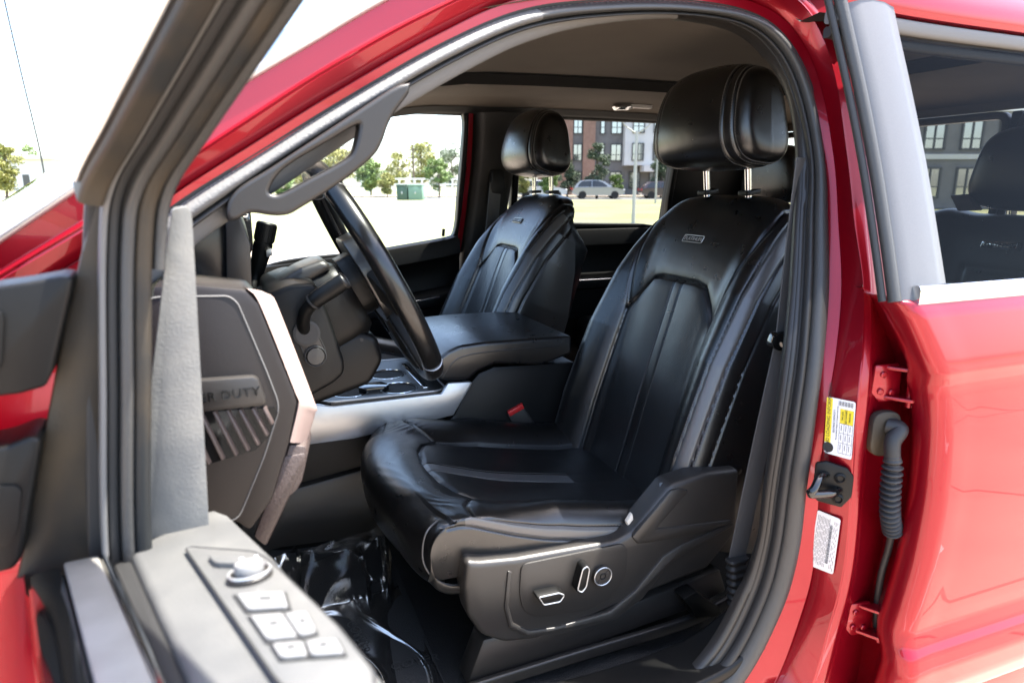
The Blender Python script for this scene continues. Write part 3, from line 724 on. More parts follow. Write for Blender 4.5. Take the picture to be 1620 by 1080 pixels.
# ================================================================== floor, sill, firewall
fl = empty('cab_floor', (0.5, 1.0, 0.8), truck)
xs_ = np.linspace(-0.55, 2.05, 40); ys_ = np.linspace(0.10, 1.92, 50)
gridobj('carpet', np.array([[(x, y, 0.80+0.07*math.exp(-((y-1.015)/0.16)**4)+0.10*max(0, (0.02-x)/0.5)+0.006*math.sin(31*x+9*y)) for y in ys_] for x in xs_]), M['carpet'], fl, smooth=70)
box('firewall', (-0.60, 0.10, 0.70), (-0.52, 1.92, 1.50), M['carpet'], fl, 0.02)
box('kick_panel', (-0.55, 0.12, 0.80), (-0.12, 0.17, 1.40), M['plastic'], fl, 0.01)
sc_ = spl([at(x, y, 0.20) for x, y in [(700, 1130), (860, 1085), (1000, 1045), (1100, 1005), (1160, 960)]], 30)
sweep('scuff_plate', sc_+A(0, -0.03, -0.02), rrect(0.09, 0.02, 0.006), M['plastic'], fl, up=(0, 0, 1))
box('pillar_core', (0.835, 0.125, 0.66), (0.95, 0.20, 1.40), M['paint'], body, 0.01)
box('rocker_core', (0.3, 0.10, 0.60), (1.75, 0.20, 0.80), M['paint'], body, 0.02)
# outer sill and underside so that no light leaks under the cab
box('sill_panel', (-0.4, 0.09, 0.62), (0.80, 0.13, 0.80), M['paint'], body, 0.02)
box('underbody', (-0.6, 0.14, 0.68), (2.05, 1.90, 0.76), M['plastic'], body, 0.02)
rs = []
for x in np.linspace(-0.5, 2.1, 14): rs.append([(x, 1.93+0.09*math.sin(t*math.pi*0.9), 0.72+t*0.56) for t in np.linspace(0, 1, 10)])
gridobj('far_side_skin', np.array(rs), M['paint'], body, smooth=60)

# ================================================================== seats
def cr_sample(P, n):
    return spl(P, n)
def seam_disp(S_, H_, seams):
    """S_, H_: grids of surface coordinates (m). returns offset along normal"""
    D = np.zeros_like(S_)
    for pts, depth, wid in seams:
        P = np.asarray(pts, float); dm = np.full(S_.shape, 1e9)
        for (a, b) in zip(P[:-1], P[1:]):
            v = b-a; L2_ = v@v
            t = np.clip(((S_-a[0])*v[0]+(H_-a[1])*v[1])/L2_, 0, 1)
            dm = np.minimum(dm, np.hypot(S_-a[0]-t*v[0], H_-a[1]-t*v[1]))
        D -= depth*np.exp(-(dm/wid)**2)
        D -= (0.45 if depth > 0.004 else 0.12)*depth*np.exp(-(dm/(4.0*wid))**2)
    return D
def grid_normals(P):
    du = np.gradient(P, axis=0); dv = np.gradient(P, axis=1)
    n = np.cross(du, dv); l = np.linalg.norm(n, axis=2); l[l < 1e-12] = 1
    return n/l[..., None]
def split_grid(P, masks, default, parent, S_, H_, flip=False):
    """masks: list of (name, material, face mask). Each region its own mesh"""
    n, m, _ = P.shape; F_ = grid_faces(n, m, flip=flip); used = np.zeros(len(F_), bool); objs = []
    V = P.reshape(-1, 3); UV = np.stack([S_.ravel(), H_.ravel()], 1)
    for nm, mt, mk in masks + [(default[0], default[1], None)]:
        sel = (~used) if mk is None else (mk.ravel() & ~used)
        used |= sel
        if not sel.any(): continue
        f = F_[sel]; idx, inv_ = np.unique(f, return_inverse=True); f2 = inv_.reshape(f.shape)
        o = obj(nm, V[idx], f2, mt, parent, 75)
        uvl = o.data.uv_layers.new(name='UVMap')
        uvl.data.foreach_set('uv', UV[idx][f2.ravel()].astype(np.float32).ravel())
        objs.append(o)
    return objs
def fmid(X): return 0.25*(X[:-1, :-1]+X[1:, :-1]+X[1:, 1:]+X[:-1, 1:])
def inpoly(S_, H_, poly):
    P = np.asarray(poly, float); ins = np.zeros(S_.shape, bool); j = len(P)-1
    for i in range(len(P)):
        c = ((P[i, 1] > H_) != (P[j, 1] > H_)) & (S_ < (P[j, 0]-P[i, 0])*(H_-P[i, 1])/(P[j, 1]-P[i, 1]+1e-12)+P[i, 0])
        ins ^= c; j = i
    return ins
def lookup(P, S_, H_, s, h):
    hr_ = H_[:, H_.shape[1]//2]
    i = np.clip(np.searchsorted(hr_, h), 1, len(hr_)-1); f_ = (h-hr_[i-1])/(hr_[i]-hr_[i-1]+1e-12)
    def row(r): return np.array([np.interp(s, S_[r], P[r, :, k]) for k in range(3)])
    return row(i-1)*(1-f_)+row(i)*f_
def stitch_run(P, Nn, S_, H_, pts, pitch=0.0062, ln=0.0036, wid=0.0004):
    out = []
    D = resample(np.asarray(pts, float), max(2, int(np.sum(np.linalg.norm(np.diff(np.asarray(pts), axis=0), axis=1))/pitch)))
    Q = np.array([lookup(P, S_, H_, s, h) for s, h in D]); NN = np.array([lookup(Nn, S_, H_, s, h) for s, h in D])
    for i in range(len(Q)-1):
        t = Q[i+1]-Q[i]; l = np.linalg.norm(t)
        if l < 1e-6 or l > 3*pitch: continue
        t /= l; nn = unit(NN[i]); out.append(boxmesh(Q[i]+nn*0.0003, t*ln/2, np.cross(nn, t)*wid, nn*wid))
    return out

def make_seat(yc, trimmed):
    seat = empty('driver_seat', (0.5, yc, 0.84), truck,
                 label='black leather driver seat with perforated inserts and chrome badge')
    # ---------------- backrest
    ax = spl([(0.706, 0.985), (0.734, 1.075), (0.782, 1.24), (0.842, 1.43), (0.872, 1.508), (0.902, 1.562), (0.936, 1.596), (0.968, 1.603), (0.985, 1.602)], 340)
    t = np.gradient(ax, axis=0); t /= np.linalg.norm(t, axis=1)[:, None]; nrm = np.stack([-t[:, 1], t[:, 0]], 1)
    h = np.concatenate([[0], np.cumsum(np.linalg.norm(np.diff(ax, axis=0), axis=1))])
    K = [0.0, 0.15, 0.33, 0.46, 0.55, 0.62, 0.68, 0.75]
    SEC = [
     [(0, 0), (.06, 0), (.11, .002), (.137, .008), (.175, .042), (.212, .060), (.242, .05), (.260, .012), (.264, -.07), (.252, -.185)],
     [(0, 0), (.06, 0), (.11, .002), (.137, .008), (.175, .042), (.212, .060), (.244, .05), (.264, .012), (.267, -.07), (.255, -.185)],
     [(0, 0), (.06, 0), (.11, 0), (.137, .006), (.172, .033), (.206, .048), (.234, .04), (.254, .006), (.257, -.065), (.245, -.165)],
     [(0, 0), (.06, 0), (.11, 0), (.140, .003), (.172, .017), (.198, .025), (.220, .020), (.239, -.005), (.242, -.06), (.231, -.14)],
     [(0, 0), (.06, 0), (.11, -.001), (.140, -.002), (.168, .001), (.188, .001), (.207, -.006), (.222, -.025), (.226, -.06), (.218, -.11)],
     [(0, 0), (.06, -.001), (.108, -.004), (.134, -.006), (.156, -.009), (.174, -.013), (.189, -.021), (.199, -.034), (.200, -.05), (.194, -.065)],
     [(0, 0), (.058, 0), (.104, -.003), (.126, -.006), (.145, -.011), (.160, -.018), (.172, -.028), (.180, -.042), (.183, -.056), (.180, -.07)],
     [(0, 0), (.055, 0), (.098, -.004), (.12, -.008), (.138, -.014), (.152, -.022), (.163, -.033), (.170, -.047), (.173, -.06), (.171, -.07)]]
    secs = interp_rows(K, SEC, h)
    NH = 200; P = np.zeros((len(h), 2*NH-1, 3)); S_ = np.zeros((len(h), 2*NH-1))
    for i in range(len(h)):
        c = spl(secs[i], NH); l = np.concatenate([[0], np.cumsum(np.linalg.norm(np.diff(c, axis=0), axis=1))])
        w_ = np.concatenate([-c[::-1, 0], c[1:, 0]]); d_ = np.concatenate([c[::-1, 1], c[1:, 1]])
        S_[i] = np.concatenate([-l[::-1], l[1:]])
        P[i, :, 0] = ax[i, 0]+nrm[i, 0]*d_; P[i, :, 2] = ax[i, 1]+nrm[i, 1]*d_; P[i, :, 1] = yc+w_
    H_ = np.repeat(h[:, None], P.shape[1], 1)
    N_ = grid_normals(P); ctr = A(1.05, yc, 1.25); sg = np.sign(np.sum(N_*(P-ctr), 2).mean()); N_ *= sg
    aS = np.abs(S_)
    sA = [(.152, -.05), (.152, .15), (.148, .33), (.148, .385), (.163, .45), (.178, .53), (.184, .60), (.176, .68), (.17, .75)]
    sI = [(.148, .385), (.118, .428), (.088, .462), (.06, .468), (0, .468)]
    sC = [(.014, -.05), (.014, .468)]
    sB = [(.246, -.05), (.248, .15), (.240, .33), (.226, .46), (.215, .55), (.204, .63)]
    sC2 = [(a+.030, b) for a, b in sB]; sD = [(a+.062, b) for a, b in sB]
    seams = [(sA, .0045, .0045), (sI, .0060, .0035), (sC, .0022, .0020), (sB, .0030, .0022), (sC2, .0030, .0022), (sD, .0034, .0026)]
    D = seam_disp(aS, H_, seams)
    # soft padding: inserts swell between seams, bolster stripe stands a little proud
    ins = inpoly(aS, H_, [(0, -.1), (.150, -.1), (.148, .385), (.088, .462), (0, .468)])
    D += np.where(ins, 0.004*np.clip(np.sin(np.clip((aS-.014)/.134, 0, 1)*math.pi), 0, 1), 0)
    P = P + N_*D[..., None]
    fs_, fh_ = fmid(aS), fmid(H_); sg_s = fmid(S_)
    ip = inpoly(fs_, fh_, [(.014, -.1), (.150, -.1), (.148, .385), (.118, .428), (.088, .462), (.06, .468), (.014, .468)])
    sb = np.interp(fh_, [p[1] for p in sB], [p[0] for p in sB])
    st = (fs_ > sb) & (fs_ < sb+.030) & (fh_ < .62)
    masks = [('backrest_insert', M['perf'], ip & (sg_s < 0)), ('backrest_insert', M['perf'], ip & (sg_s > 0)),
             ('backrest_centre_strip', M['leather'], (fs_ < .014) & (fh_ < .468)),
             ('bolster_stripe', M['stripe'], st & (sg_s < 0)), ('bolster_stripe', M['stripe'], st & (sg_s > 0))]
    split_grid(P, masks, ('backrest', M['leather']), seat, S_, H_, flip=(sg < 0))
    N2 = grid_normals(P)*sg
    runs = []
    def off(pts, d): return [(a+d, b) for a, b in pts if 0.02 < b < 0.66]
    for sgn in (-1, 1):
        for pts, d in ((sA, .009), (sC, .003), (sB, -.004), (sC2, .004)):
            pp = [(sgn*a, b) for a, b in off(pts, d)]
            if pts is sC: pp = [(sgn*(.014+d), .03), (sgn*(.014+d), .455)]
            if len(pp) > 1: runs += stitch_run(P, N2, S_, H_, pp)
    V, Fq = merge_meshes(runs); obj('backrest_stitching', V, Fq, M['thread'], seat, 0, kind='stuff')
    # hard back shell
    rows = []
    for i in range(0, len(h), 8):
        wv = np.max(np.abs(P[i, :, 1]-yc)); e0 = P[i, 0]; e1_ = P[i, -1]
        dpb = 0.19*math.sqrt(max(0.0, min(1.0, (h[-1]-h[i])/0.14)))
        b0 = A(ax[i, 0]-nrm[i, 0]*dpb, 0, ax[i, 1]-nrm[i, 1]*dpb)
        rows.append([e0, e0*0.3+A(b0[0], yc-wv*0.8, b0[2])*0.7] + [A(b0[0]+0.012, yc+wv*q_, b0[2]) for q_ in (-.6, -.2, .2, .6)] + [e1_*0.3+A(b0[0], yc+wv*0.8, b0[2])*0.7, e1_])
    gridobj('back_shell', np.array(rows), M['plastic'], seat, smooth=70)
    # lower side flap of the backrest on the door side
    # ---------------- headrest
    HC = A(0.897, yc, 1.752); lean = math.radians(9)
    nu, nv_ = 150, 120
    eta = np.linspace(-math.pi/2, math.pi/2, nu); om = np.linspace(0, 2*math.pi, nv_, endpoint=False)
    e1v, e2v = 0.27, 0.62
    cy_ = np.abs(np.cos(eta))**e1v; sy_ = np.sign(np.sin(eta))*np.abs(np.sin(eta))**0.8
    cx_ = np.sign(np.cos(om))*np.abs(np.cos(om))**e2v; cz_ = np.sign(np.sin(om))*np.abs(np.sin(om))**e2v
    Wd, Dp, Ht = 0.153, 0.065, 0.099
    X = Dp*cy_[:, None]*cx_[None]; Z = Ht*cy_[:, None]*cz_[None]; Y = np.repeat((Wd*sy_)[:, None], nv_, 1)
    X = np.where(X > 0, X*(1.05-0.50*Z/Ht), X*(1.0-0.10*Z/Ht))
    Y *= 1-0.10*Z/Ht - 0.05*np.clip(X/Dp, 0, 1)
    X = X + 0.018*(Y/Wd)**2 - 0.022*np.clip(-Z/Ht, 0, 1)**2*0 + 0.012*(np.clip(np.abs(Z)/Ht, 0, 1)**2)*np.where(X < 0, 1, 0)
    Y0 = np.repeat((Wd*sy_)[:, None], nv_, 1)
    R_ = np.stack([X*math.cos(lean)+Z*math.sin(lean)*-1.0*-0.0 - Z*math.sin(lean)*-1.0*0 + Z*math.sin(lean)*0.6, Y, Z*math.cos(lean)-X*math.sin(lean)*0.6], -1)
    Hn = grid_normals(R_); Hn *= np.sign(np.sum(Hn*R_, 2).mean())
    ay = np.abs(Y0)
    for y0, dpt in ((0.104, .0022), (0.124, .0026)):
        R_ = R_ - Hn*(dpt*np.exp(-((ay-y0)/.0022)**2)+0.4*dpt*np.exp(-((ay-y0)/.008)**2))[..., None]
    HP = HC+R_
    F_ = grid_faces(nu, nv_, False, True); fy_ = np.abs(Y0[:-1, 0]+Y0[1:, 0])/2
    fyr = np.repeat(fy_[:, None], nv_, 1).ravel(); sgr = np.repeat((Y0[:-1, 0] > 0)[:, None], nv_, 1).ravel()
    def hp(nm, mk, mt):
        f = F_[mk]; idx, inv_ = np.unique(f, return_inverse=True); obj(nm, HP.reshape(-1, 3)[idx], inv_.reshape(f.shape), mt, seat, 80)
    hp('headrest', fyr < 0.104, M['leather'])
    for s_ in (False, True):
        hp('headrest_stripe', (fyr >= .104) & (fyr < .124) & (sgr == s_), M['leather'])
        hp('headrest_side', (fyr >= .124) & (sgr == s_), M['leather'])
    sts = []
    for y0 in (-.100, .100, -.1205, .1205, .1285, -.1285):
        iu = int(np.argmin(np.abs(Wd*sy_-y0))); ring = np.vstack([HP[iu], HP[iu][:1]])
        Q = resample(ring, 95); c_ = ring.mean(0)
        for i in range(94):
            t_2 = unit(Q[i+1]-Q[i]); nn = unit(Q[i]-c_); sts.append(boxmesh(Q[i]+nn*0.0006, t_2*0.0019, A(0, 1, 0)*0.0006, nn*0.0006))
    V, Fq = merge_meshes(sts); obj('headrest_stitching', V, Fq, M['thread'], seat, 0, kind='stuff')
    for dy in (-0.066, 0.066):
        lathe('headrest_post', [(0.0068, -0.06), (0.0068, 0.10)], A(0.950, yc+dy, 1.608), (-0.12, 0, 1), M['chrome'], seat, 16)
        slab('post_guide', rounded([A(0.935, yc+dy-0.018, 1.603), A(0.972, yc+dy-0.014, 1.608), A(0.972, yc+dy+0.014, 1.608), A(0.935, yc+dy+0.018, 1.603)], 0.008), (0, 0, 0.009), M['plastic'], seat, 0.003)
    # ---------------- badge
    b = lookup(P, S_, H_, 0.0, 0.556); bn = unit(lookup(N2, S_, H_, 0.0, 0.556)); ey = A(0, -1, 0); ez_ = np.cross(bn, ey)*-1
    ez_ = unit(np.cross(ey, bn)); ez_ = ez_ if ez_[2] > 0 else -ez_
    slab('badge_plate', rounded([b+ey*a+ez_*c for a, c in ((-.034, -.0075), (.031, -.0075), (.034, .0075), (-.031, .0075))], 0.003), bn*0.003, M['ink'], seat, 0.0008)
    fr_ = np.array(rounded([b+ey*a+ez_*c+bn*0.003 for a, c in ((-.034, -.0075), (.031, -.0075), (.034, .0075), (-.031, .0075))], 0.003))
    sweep('badge_rim', fr_, circ(0.0011, 6), M['silver'], seat, closed=True)
    text('badge_lettering', 'PLATINUM', b+bn*0.0036, ey, ez_, 0.0115, M['silver'], seat, 0.0006, shear=0.15, spacing=1.05)

    # ---------------- cushion
    xz = spl([(0.745, 1.018), (0.66, 1.020), (0.60, 1.028), (0.45, 1.056), (0.36, 1.082), (0.30, 1.103), (0.25, 1.120), (0.215, 1.123), (0.190, 1.111), (0.178, 1.088), (0.178, 1.060), (0.186, 1.026), (0.204, 1.010), (0.235, 1.004)], 260)
    b_ = np.concatenate([[0], np.cumsum(np.linalg.norm(np.diff(xz, axis=0), axis=1))])
    topi = int(np.argmax(xz[:, 1])); bx = lambda x: float(np.interp(-x, -xz[:topi+20, 0], b_[:topi+20]))
    sec = np.array([(0, 0), (.08, 0), (.13, .002), (.157, .010), (.187, .034), (.215, .046), (.238, .043), (.255, .026), (.262, .004), (.2635, -.026), (.262, -.06), (.256, -.105)])
    NH = 190; P = np.zeros((260, 2*NH-1, 3)); S_ = np.zeros((260, 2*NH-1))
    for i in range(260):
        x, z = xz[i]; s2 = sec.copy()
        kb = float(np.interp(x, [0.18, 0.24, 0.30, 0.45], [-0.30, -0.12, 0.35, 1.0])) if i <= topi else -0.30
        drop = max(0.0, (xz[topi, 1]-z)) if i > topi else 0.0
        kn = max(0.0, 1-drop/0.105)
        s2[:, 1] = np.where(sec[:, 1] > 0, sec[:, 1]*kb, sec[:, 1]*kn + (0 if kb > 0 else 0))
        s2[7:9, 1] += min(0, kb)*0.03
        c = spl(s2, NH); l = np.concatenate([[0], np.cumsum(np.linalg.norm(np.diff(c, axis=0), axis=1))])
        c0 = spl(sec, NH); l0 = np.concatenate([[0], np.cumsum(np.linalg.norm(np.diff(c0, axis=0), axis=1))])
        w_ = np.concatenate([-c[::-1, 0], c[1:, 0]]); d_ = np.concatenate([c[::-1, 1], c[1:, 1]])
        S_[i] = np.concatenate([-l0[::-1], l0[1:]])
        g = float(np.interp(x, [0.2, 0.5], [1, 0]))
        taper = 1-0.015*float(np.interp(x, [0.18, 0.3], [1, 0]))
        P[i, :, 0] = x+g*0.80*w_**2; P[i, :, 1] = yc+w_*taper; P[i, :, 2] = z+d_
    H_ = np.repeat(b_[:, None], P.shape[1], 1); aS = np.abs(S_)
    N_ = grid_normals(P); sg = np.sign(N_[100, NH-1, 2]); N_ *= sg
    cA = [(.160, 0), (.160, bx(.40)), (.155, bx(.345)), (.130, bx(.312)), (.085, bx(.298)), (0, bx(.292))]
    cS = [(.020, bx(.60)), (.020, bx(.292))]
    cT = [(.286, 0), (.286, bx(.205))]; cT2 = [(.308, 0), (.308, bx(.205))]
    cD = [(.286, bx(.262)), (.24, bx(.275)), (.20, bx(.305)), (.165, bx(.335))]
    seams = [(cA, .0055, .004), (cS, .0018, .0018), (cT, .0032, .0022), (cT2, .0032, .0022), (cD, .004, .0026)]
    D = seam_disp(aS, H_, seams)
    ins = inpoly(aS, H_, [(0, -.1), (.160, -.1), (.160, bx(.40)), (.155, bx(.345)), (.130, bx(.312)), (.085, bx(.298)), (0, bx(.292))])
    D += np.where(ins, 0.0035*np.sin(np.clip((aS-.02)/.14, 0, 1)*math.pi), 0)
    # pulled creases in the leather at the front corners and along the near bolster
    fold = np.sin((H_*210+aS*160)+3*np.sin(aS*60)) * np.exp(-((aS-.20)/.06)**2) * np.exp(-((H_-bx(.27))/.05)**2)
    fold2 = np.sin(H_*320-aS*90) * np.exp(-((aS-.245)/.025)**2) * np.clip(np.sin(H_*14), 0, 1)
    fold3 = np.sin(aS*120+H_*260) * np.exp(-((H_-bx(.215))/.03)**2) * np.clip(1-aS/.25, 0, 1)
    D += 0.0004*fold+0.0002*fold2+0.0002*fold3
    P = P + N_*D[..., None]
    fs_, fh_ = fmid(aS), fmid(H_); sg_s = fmid(S_)
    ip = inpoly(fs_, fh_, [(0, -.1), (.160, -.1), (.160, bx(.40)), (.155, bx(.345)), (.130, bx(.312)), (.085, bx(.298)), (0, bx(.292))])
    cs = (fs_ < .020) & (fh_ > bx(.60)) & ip; st = (fs_ > .286) & (fs_ < .308) & (fh_ < bx(.24))
    frp = (fh_ > np.interp(fs_, [0, .085, .13, .155, .165, .2, .24, .286, .4], [bx(.292), bx(.298), bx(.312), bx(.34), bx(.335), bx(.305), bx(.275), bx(.262), bx(.24)]))
    masks = [('cushion_centre_strip', M['stripe'], cs), ('cushion_insert', M['perf'], ip & (sg_s < 0)), ('cushion_insert', M['perf'], ip & (sg_s > 0)),
             ('cushion_stripe', M['stripe'], st & (sg_s < 0)), ('cushion_stripe', M['stripe'], st & (sg_s > 0)), ('cushion_front_roll', M['leather'], frp), ('cushion_bolster', M['leather'], sg_s < 0)]
    split_grid(P, masks, ('cushion_bolster', M['leather']), seat, S_, H_, flip=(sg < 0))
    N2 = grid_normals(P)*sg; runs = []
    for sgn in (-1, 1):
        for pts in ([(.282, .03), (.282, bx(.25))], [(.290, .03), (.290, bx(.25))], [(.304, .03), (.304, bx(.25))], [(.312, .03), (.312, bx(.25))], [(.0235, bx(.60)), (.0235, bx(.296))], [(.165, .05), (.165, bx(.40)), (.160, bx(.342))]):
            runs += stitch_run(P, N2, S_, H_, [(sgn*a, b2) for a, b2 in pts])
    V, Fq = merge_meshes(runs); obj('cushion_stitching', V, Fq, M['thread'], seat, 0, kind='stuff')
    box('seat_pan', (0.33, yc-0.20, 0.93), (0.74, yc+0.22, 1.00), M['plastic'], seat, 0.01)
    return seat

seatD = make_seat(0.60, True)
# passenger seat: the same upholstery
seatP = empty('passenger_seat', (0.462, 1.43, 0.84), truck, label='black leather passenger seat beyond the centre console')
for ch in list(seatD.children):
    c = ch.copy(); COL.objects.link(c); c.parent = seatP
seatP.location = seatP.location - truck.location*0 + Vector((-0.078, 0, 0.038)); seatP.rotation_euler = (0, math.radians(5), 0)   # reclined a little further

# ---------------- door-side plastic valance with the power switches (driver seat only)
YT = 0.312
pslab('seat_valance', [(738, 888), (734, 930), (740, 975), (762, 1006), (800, 1018), (850, 1012), (1000, 948), (1120, 900), (1164, 845), (1172, 742), (1120, 748), (1062, 768), (1030, 806), (1002, 842), (978, 856), (820, 884), (760, 890)], YT, 0.05, M['trim'], seatD, 0.010, seg=4)
slab('valance_ridge', [at(x, y, YT-0.004) for x, y in [(812, 905), (806, 960), (812, 985), (838, 998), (880, 992), (965, 968), (1005, 935), (1050, 880), (1080, 862), (1160, 826), (1162, 832), (1085, 876), (1060, 892), (1018, 946), (975, 980), (885, 1004), (836, 1008), (806, 994), (798, 962), (804, 903)]], (0, 0.02, 0), M['trim'], seatD, 0.0035)
slab('switch_panel', rounded([at(x, y, YT-0.003) for x, y in [(825, 893), (985, 860), (993, 868), (990, 912), (960, 950), (938, 962), (850, 976), (828, 966), (822, 940)]], 0.012), (0, 0.02, 0), M['trim'], seatD, 0.002)
slab('valance_shoulder', [at(x, y, YT-0.004) for x, y in [(1000, 850), (1062, 776), (1075, 772), (1092, 776), (1040, 836), (1080, 832), (1160, 822), (1160, 830), (1080, 850), (1010, 862)]], (0, 0.03, 0), M['trim'], seatD, 0.006)
def switch(px, nm):
    slab(nm, rounded([at(x, y, YT-0.022) for x, y in px], 0.004), (0, 0.026, 0), M['plastic'], seatD, 0.003)
    pth = np.array(rounded([at(x, y, YT-0.0225) for x, y in px], 0.004)); c_ = pth.mean(0)
    sweep('switch_rim', c_+(pth-c_)*0.86, circ(0.0012, 6), M['silver'], seatD, closed=True)
switch([(849, 944), (886, 936), (896, 940), (888, 952), (858, 958)], 'seat_slide_switch')
switch([(922, 897), (930, 892), (934, 898), (928, 930), (920, 940), (912, 936)], 'recline_switch')
c = at(951, 908, YT-0.004)
lathe('lumbar_dial', [(0.0, 0.0), (0.0165, 0.0), (0.0165, 0.006), (0.0145, 0.0072), (0.0135, 0.006), (0.0, 0.0065)], c, (0, -1, 0), M['trim'], seatD, 32)
a_ = np.linspace(0, 2*np.pi, 40, endpoint=False)
sweep('dial_ring', np.stack([c[0]+0.0158*np.cos(a_), np.full(40, c[1]-0.0068), c[2]+0.0158*np.sin(a_)], 1), circ(0.0011, 6), M['silver'], seatD, closed=True)
sweep('dial_ring', np.stack([c[0]+0.005*np.cos(a_), np.full(40, c[1]-0.0072), c[2]+0.005*np.sin(a_)], 1), circ(0.0007, 6), M['plastic'], seatD, closed=True)
for k_ in range(4):
    a0 = math.pi/4+k_*math.pi/2; dv = A(math.cos(a0), 0, math.sin(a0))
    V, Fq = boxmesh(c+dv*0.0095+A(0, -0.0066, 0), dv*0.004, np.cross(dv, A(0, 1, 0))*0.0004, A(0, 0.0005, 0)); obj('dial_groove', V, Fq, M['ink'], seatD, 0)
tube('corner_welt', spl([at(x, y, q_) for x, y, q_ in [(742, 797, 0.425), (706, 815, 0.385), (678, 836, 0.352), (669, 862, 0.349), (670, 890, 0.348), (684, 912, 0.347), (704, 923, 0.346), (738, 926, 0.345)]], 50), 0.0017, M['piping'], seatD, n=6)
# torn corner of the cushion with foam showing
fo = [at(x, y, 0.332) for x, y in [(989, 843), (994, 832), (992, 826), (1001, 812), (1003, 824), (1006, 832), (1001, 842), (994, 848)]]
slab('torn_foam', fo, (0, 0.01, 0), M['foam'], seatD, 0.002)
# leather flap at the foot of the backrest side
fp = [[at(1043, 764, 0.335), at(1100, 752, 0.325), at(1172, 733, 0.33)], [at(1046, 786, 0.322), at(1100, 775, 0.315), at(1174, 744, 0.325)], [at(1050, 792, 0.335), at(1100, 782, 0.335), at(1172, 752, 0.34)]]
gridobj('backrest_skirt', np.array([spl(r_, 16) for r_ in fp]), M['leather'], seatD, smooth=80)
# riser and slide rail under the seat
slab('seat_riser', [at(x, y, 0.335) for x, y in [(738, 1085), (765, 1012), (1000, 955), (1140, 900), (1150, 935), (1090, 965), (960, 1012), (760, 1085)]], (0, 0.05, 0), M['trim'], seatD, 0.006)
rp = [at(735, 1092, 0.325), at(900, 1040, 0.325), at(1080, 985, 0.325), at(1150, 950, 0.325)]
sweep('slide_rail', spl(rp, 20), rrect(0.012, 0.022, 0.004), M['trim'], seatD, up=(0, 0, 1))
slab('rail_end_cap', rounded([at(x, y, 0.30) for x, y in [(1080, 948), (1102, 936), (1140, 962), (1138, 974), (1100, 978), (1096, 962)]], 0.006), (0, 0.03, 0), M['plastic'], seatD, 0.004)
box('seat_riser', (0.30, 0.82, 0.82), (0.76, 0.86, 0.95), M['plastic'], seatD, 0.01)

# ================================================================== seat belt on the driver's side
sbelt = empty('seat_belt', at(1165, 900, 0.24).tolist(), truck, label='black seat belt running from pillar guide to floor anchor')
bp = spl([at(1276, 250, 0.245), at(1266, 330, 0.245), at(1254, 430, 0.24), at(1243, 530, 0.235)], 20)
sweep('webbing', bp, rrect(0.040, 0.0025, 0.001), M['belt'], sbelt, up=(0, 1, 0))
bp = spl([at(1238, 548, 0.235), at(1222, 620, 0.235), at(1200, 720, 0.24), at(1180, 815, 0.24), at(1163, 895, 0.24)], 30)
sweep('webbing', bp, rrect(0.030, 0.0025, 0.001), M['belt'], sbelt, up=(0.25, 1, 0))
slab('belt_guide', rounded([at(x, y, 0.225) for x, y in [(1222, 548), (1230, 528), (1250, 524), (1254, 540), (1246, 552), (1232, 556)]], 0.006), (0.004, 0.02, 0), M['gloss'], sbelt, 0.004)
tube('guide_bolt', [at(1236, 545, 0.222), at(1250, 540, 0.222)], 0.004, M['chrome'], sbelt, n=8)
bt = spl([at(1166, 882, 0.235), at(1168, 930, 0.23), at(1170, 1000, 0.225)], 90)
sweep('anchor_boot', bt, rrect(1.7, 1.0, 0.35), M['rubber'], sbelt, up=(0, 1, 0), scale=0.021+0.0022*np.sin(np.arange(90)*0.75), smooth=80)
# buckle
bk_ = empty('seat_belt_buckle', at(840, 690, 0.885).tolist(), truck, label='seat belt buckle with red release button')
bx_ = [at(x, y, 0.836) for x, y in [(802, 655), (829, 643), (858, 690), (834, 702)]]
slab('buckle_body', rounded(bx_, 0.008), (0.004, 0.016, 0), M['trim'], bk_, 0.004)
slab('release_button', [at(x, y, 0.834) for x, y in [(803, 652), (826, 639), (830, 646), (807, 659)]], (0.004, 0.016, 0), M['redbutton'], bk_, 0.002)
tube('buckle_stalk', spl([at(846, 694, 0.842), at(862, 715, 0.842), at(880, 740, 0.84)], 12), 0.009, M['plastic'], bk_, n=8, e=0.5)
slab('latch_bracket', rounded([at(x, y, 0.836) for x, y in [(864, 700), (882, 688), (888, 694), (870, 706)]], 0.004), (0, 0.012, 0), M['trim'], bk_, 0.002)

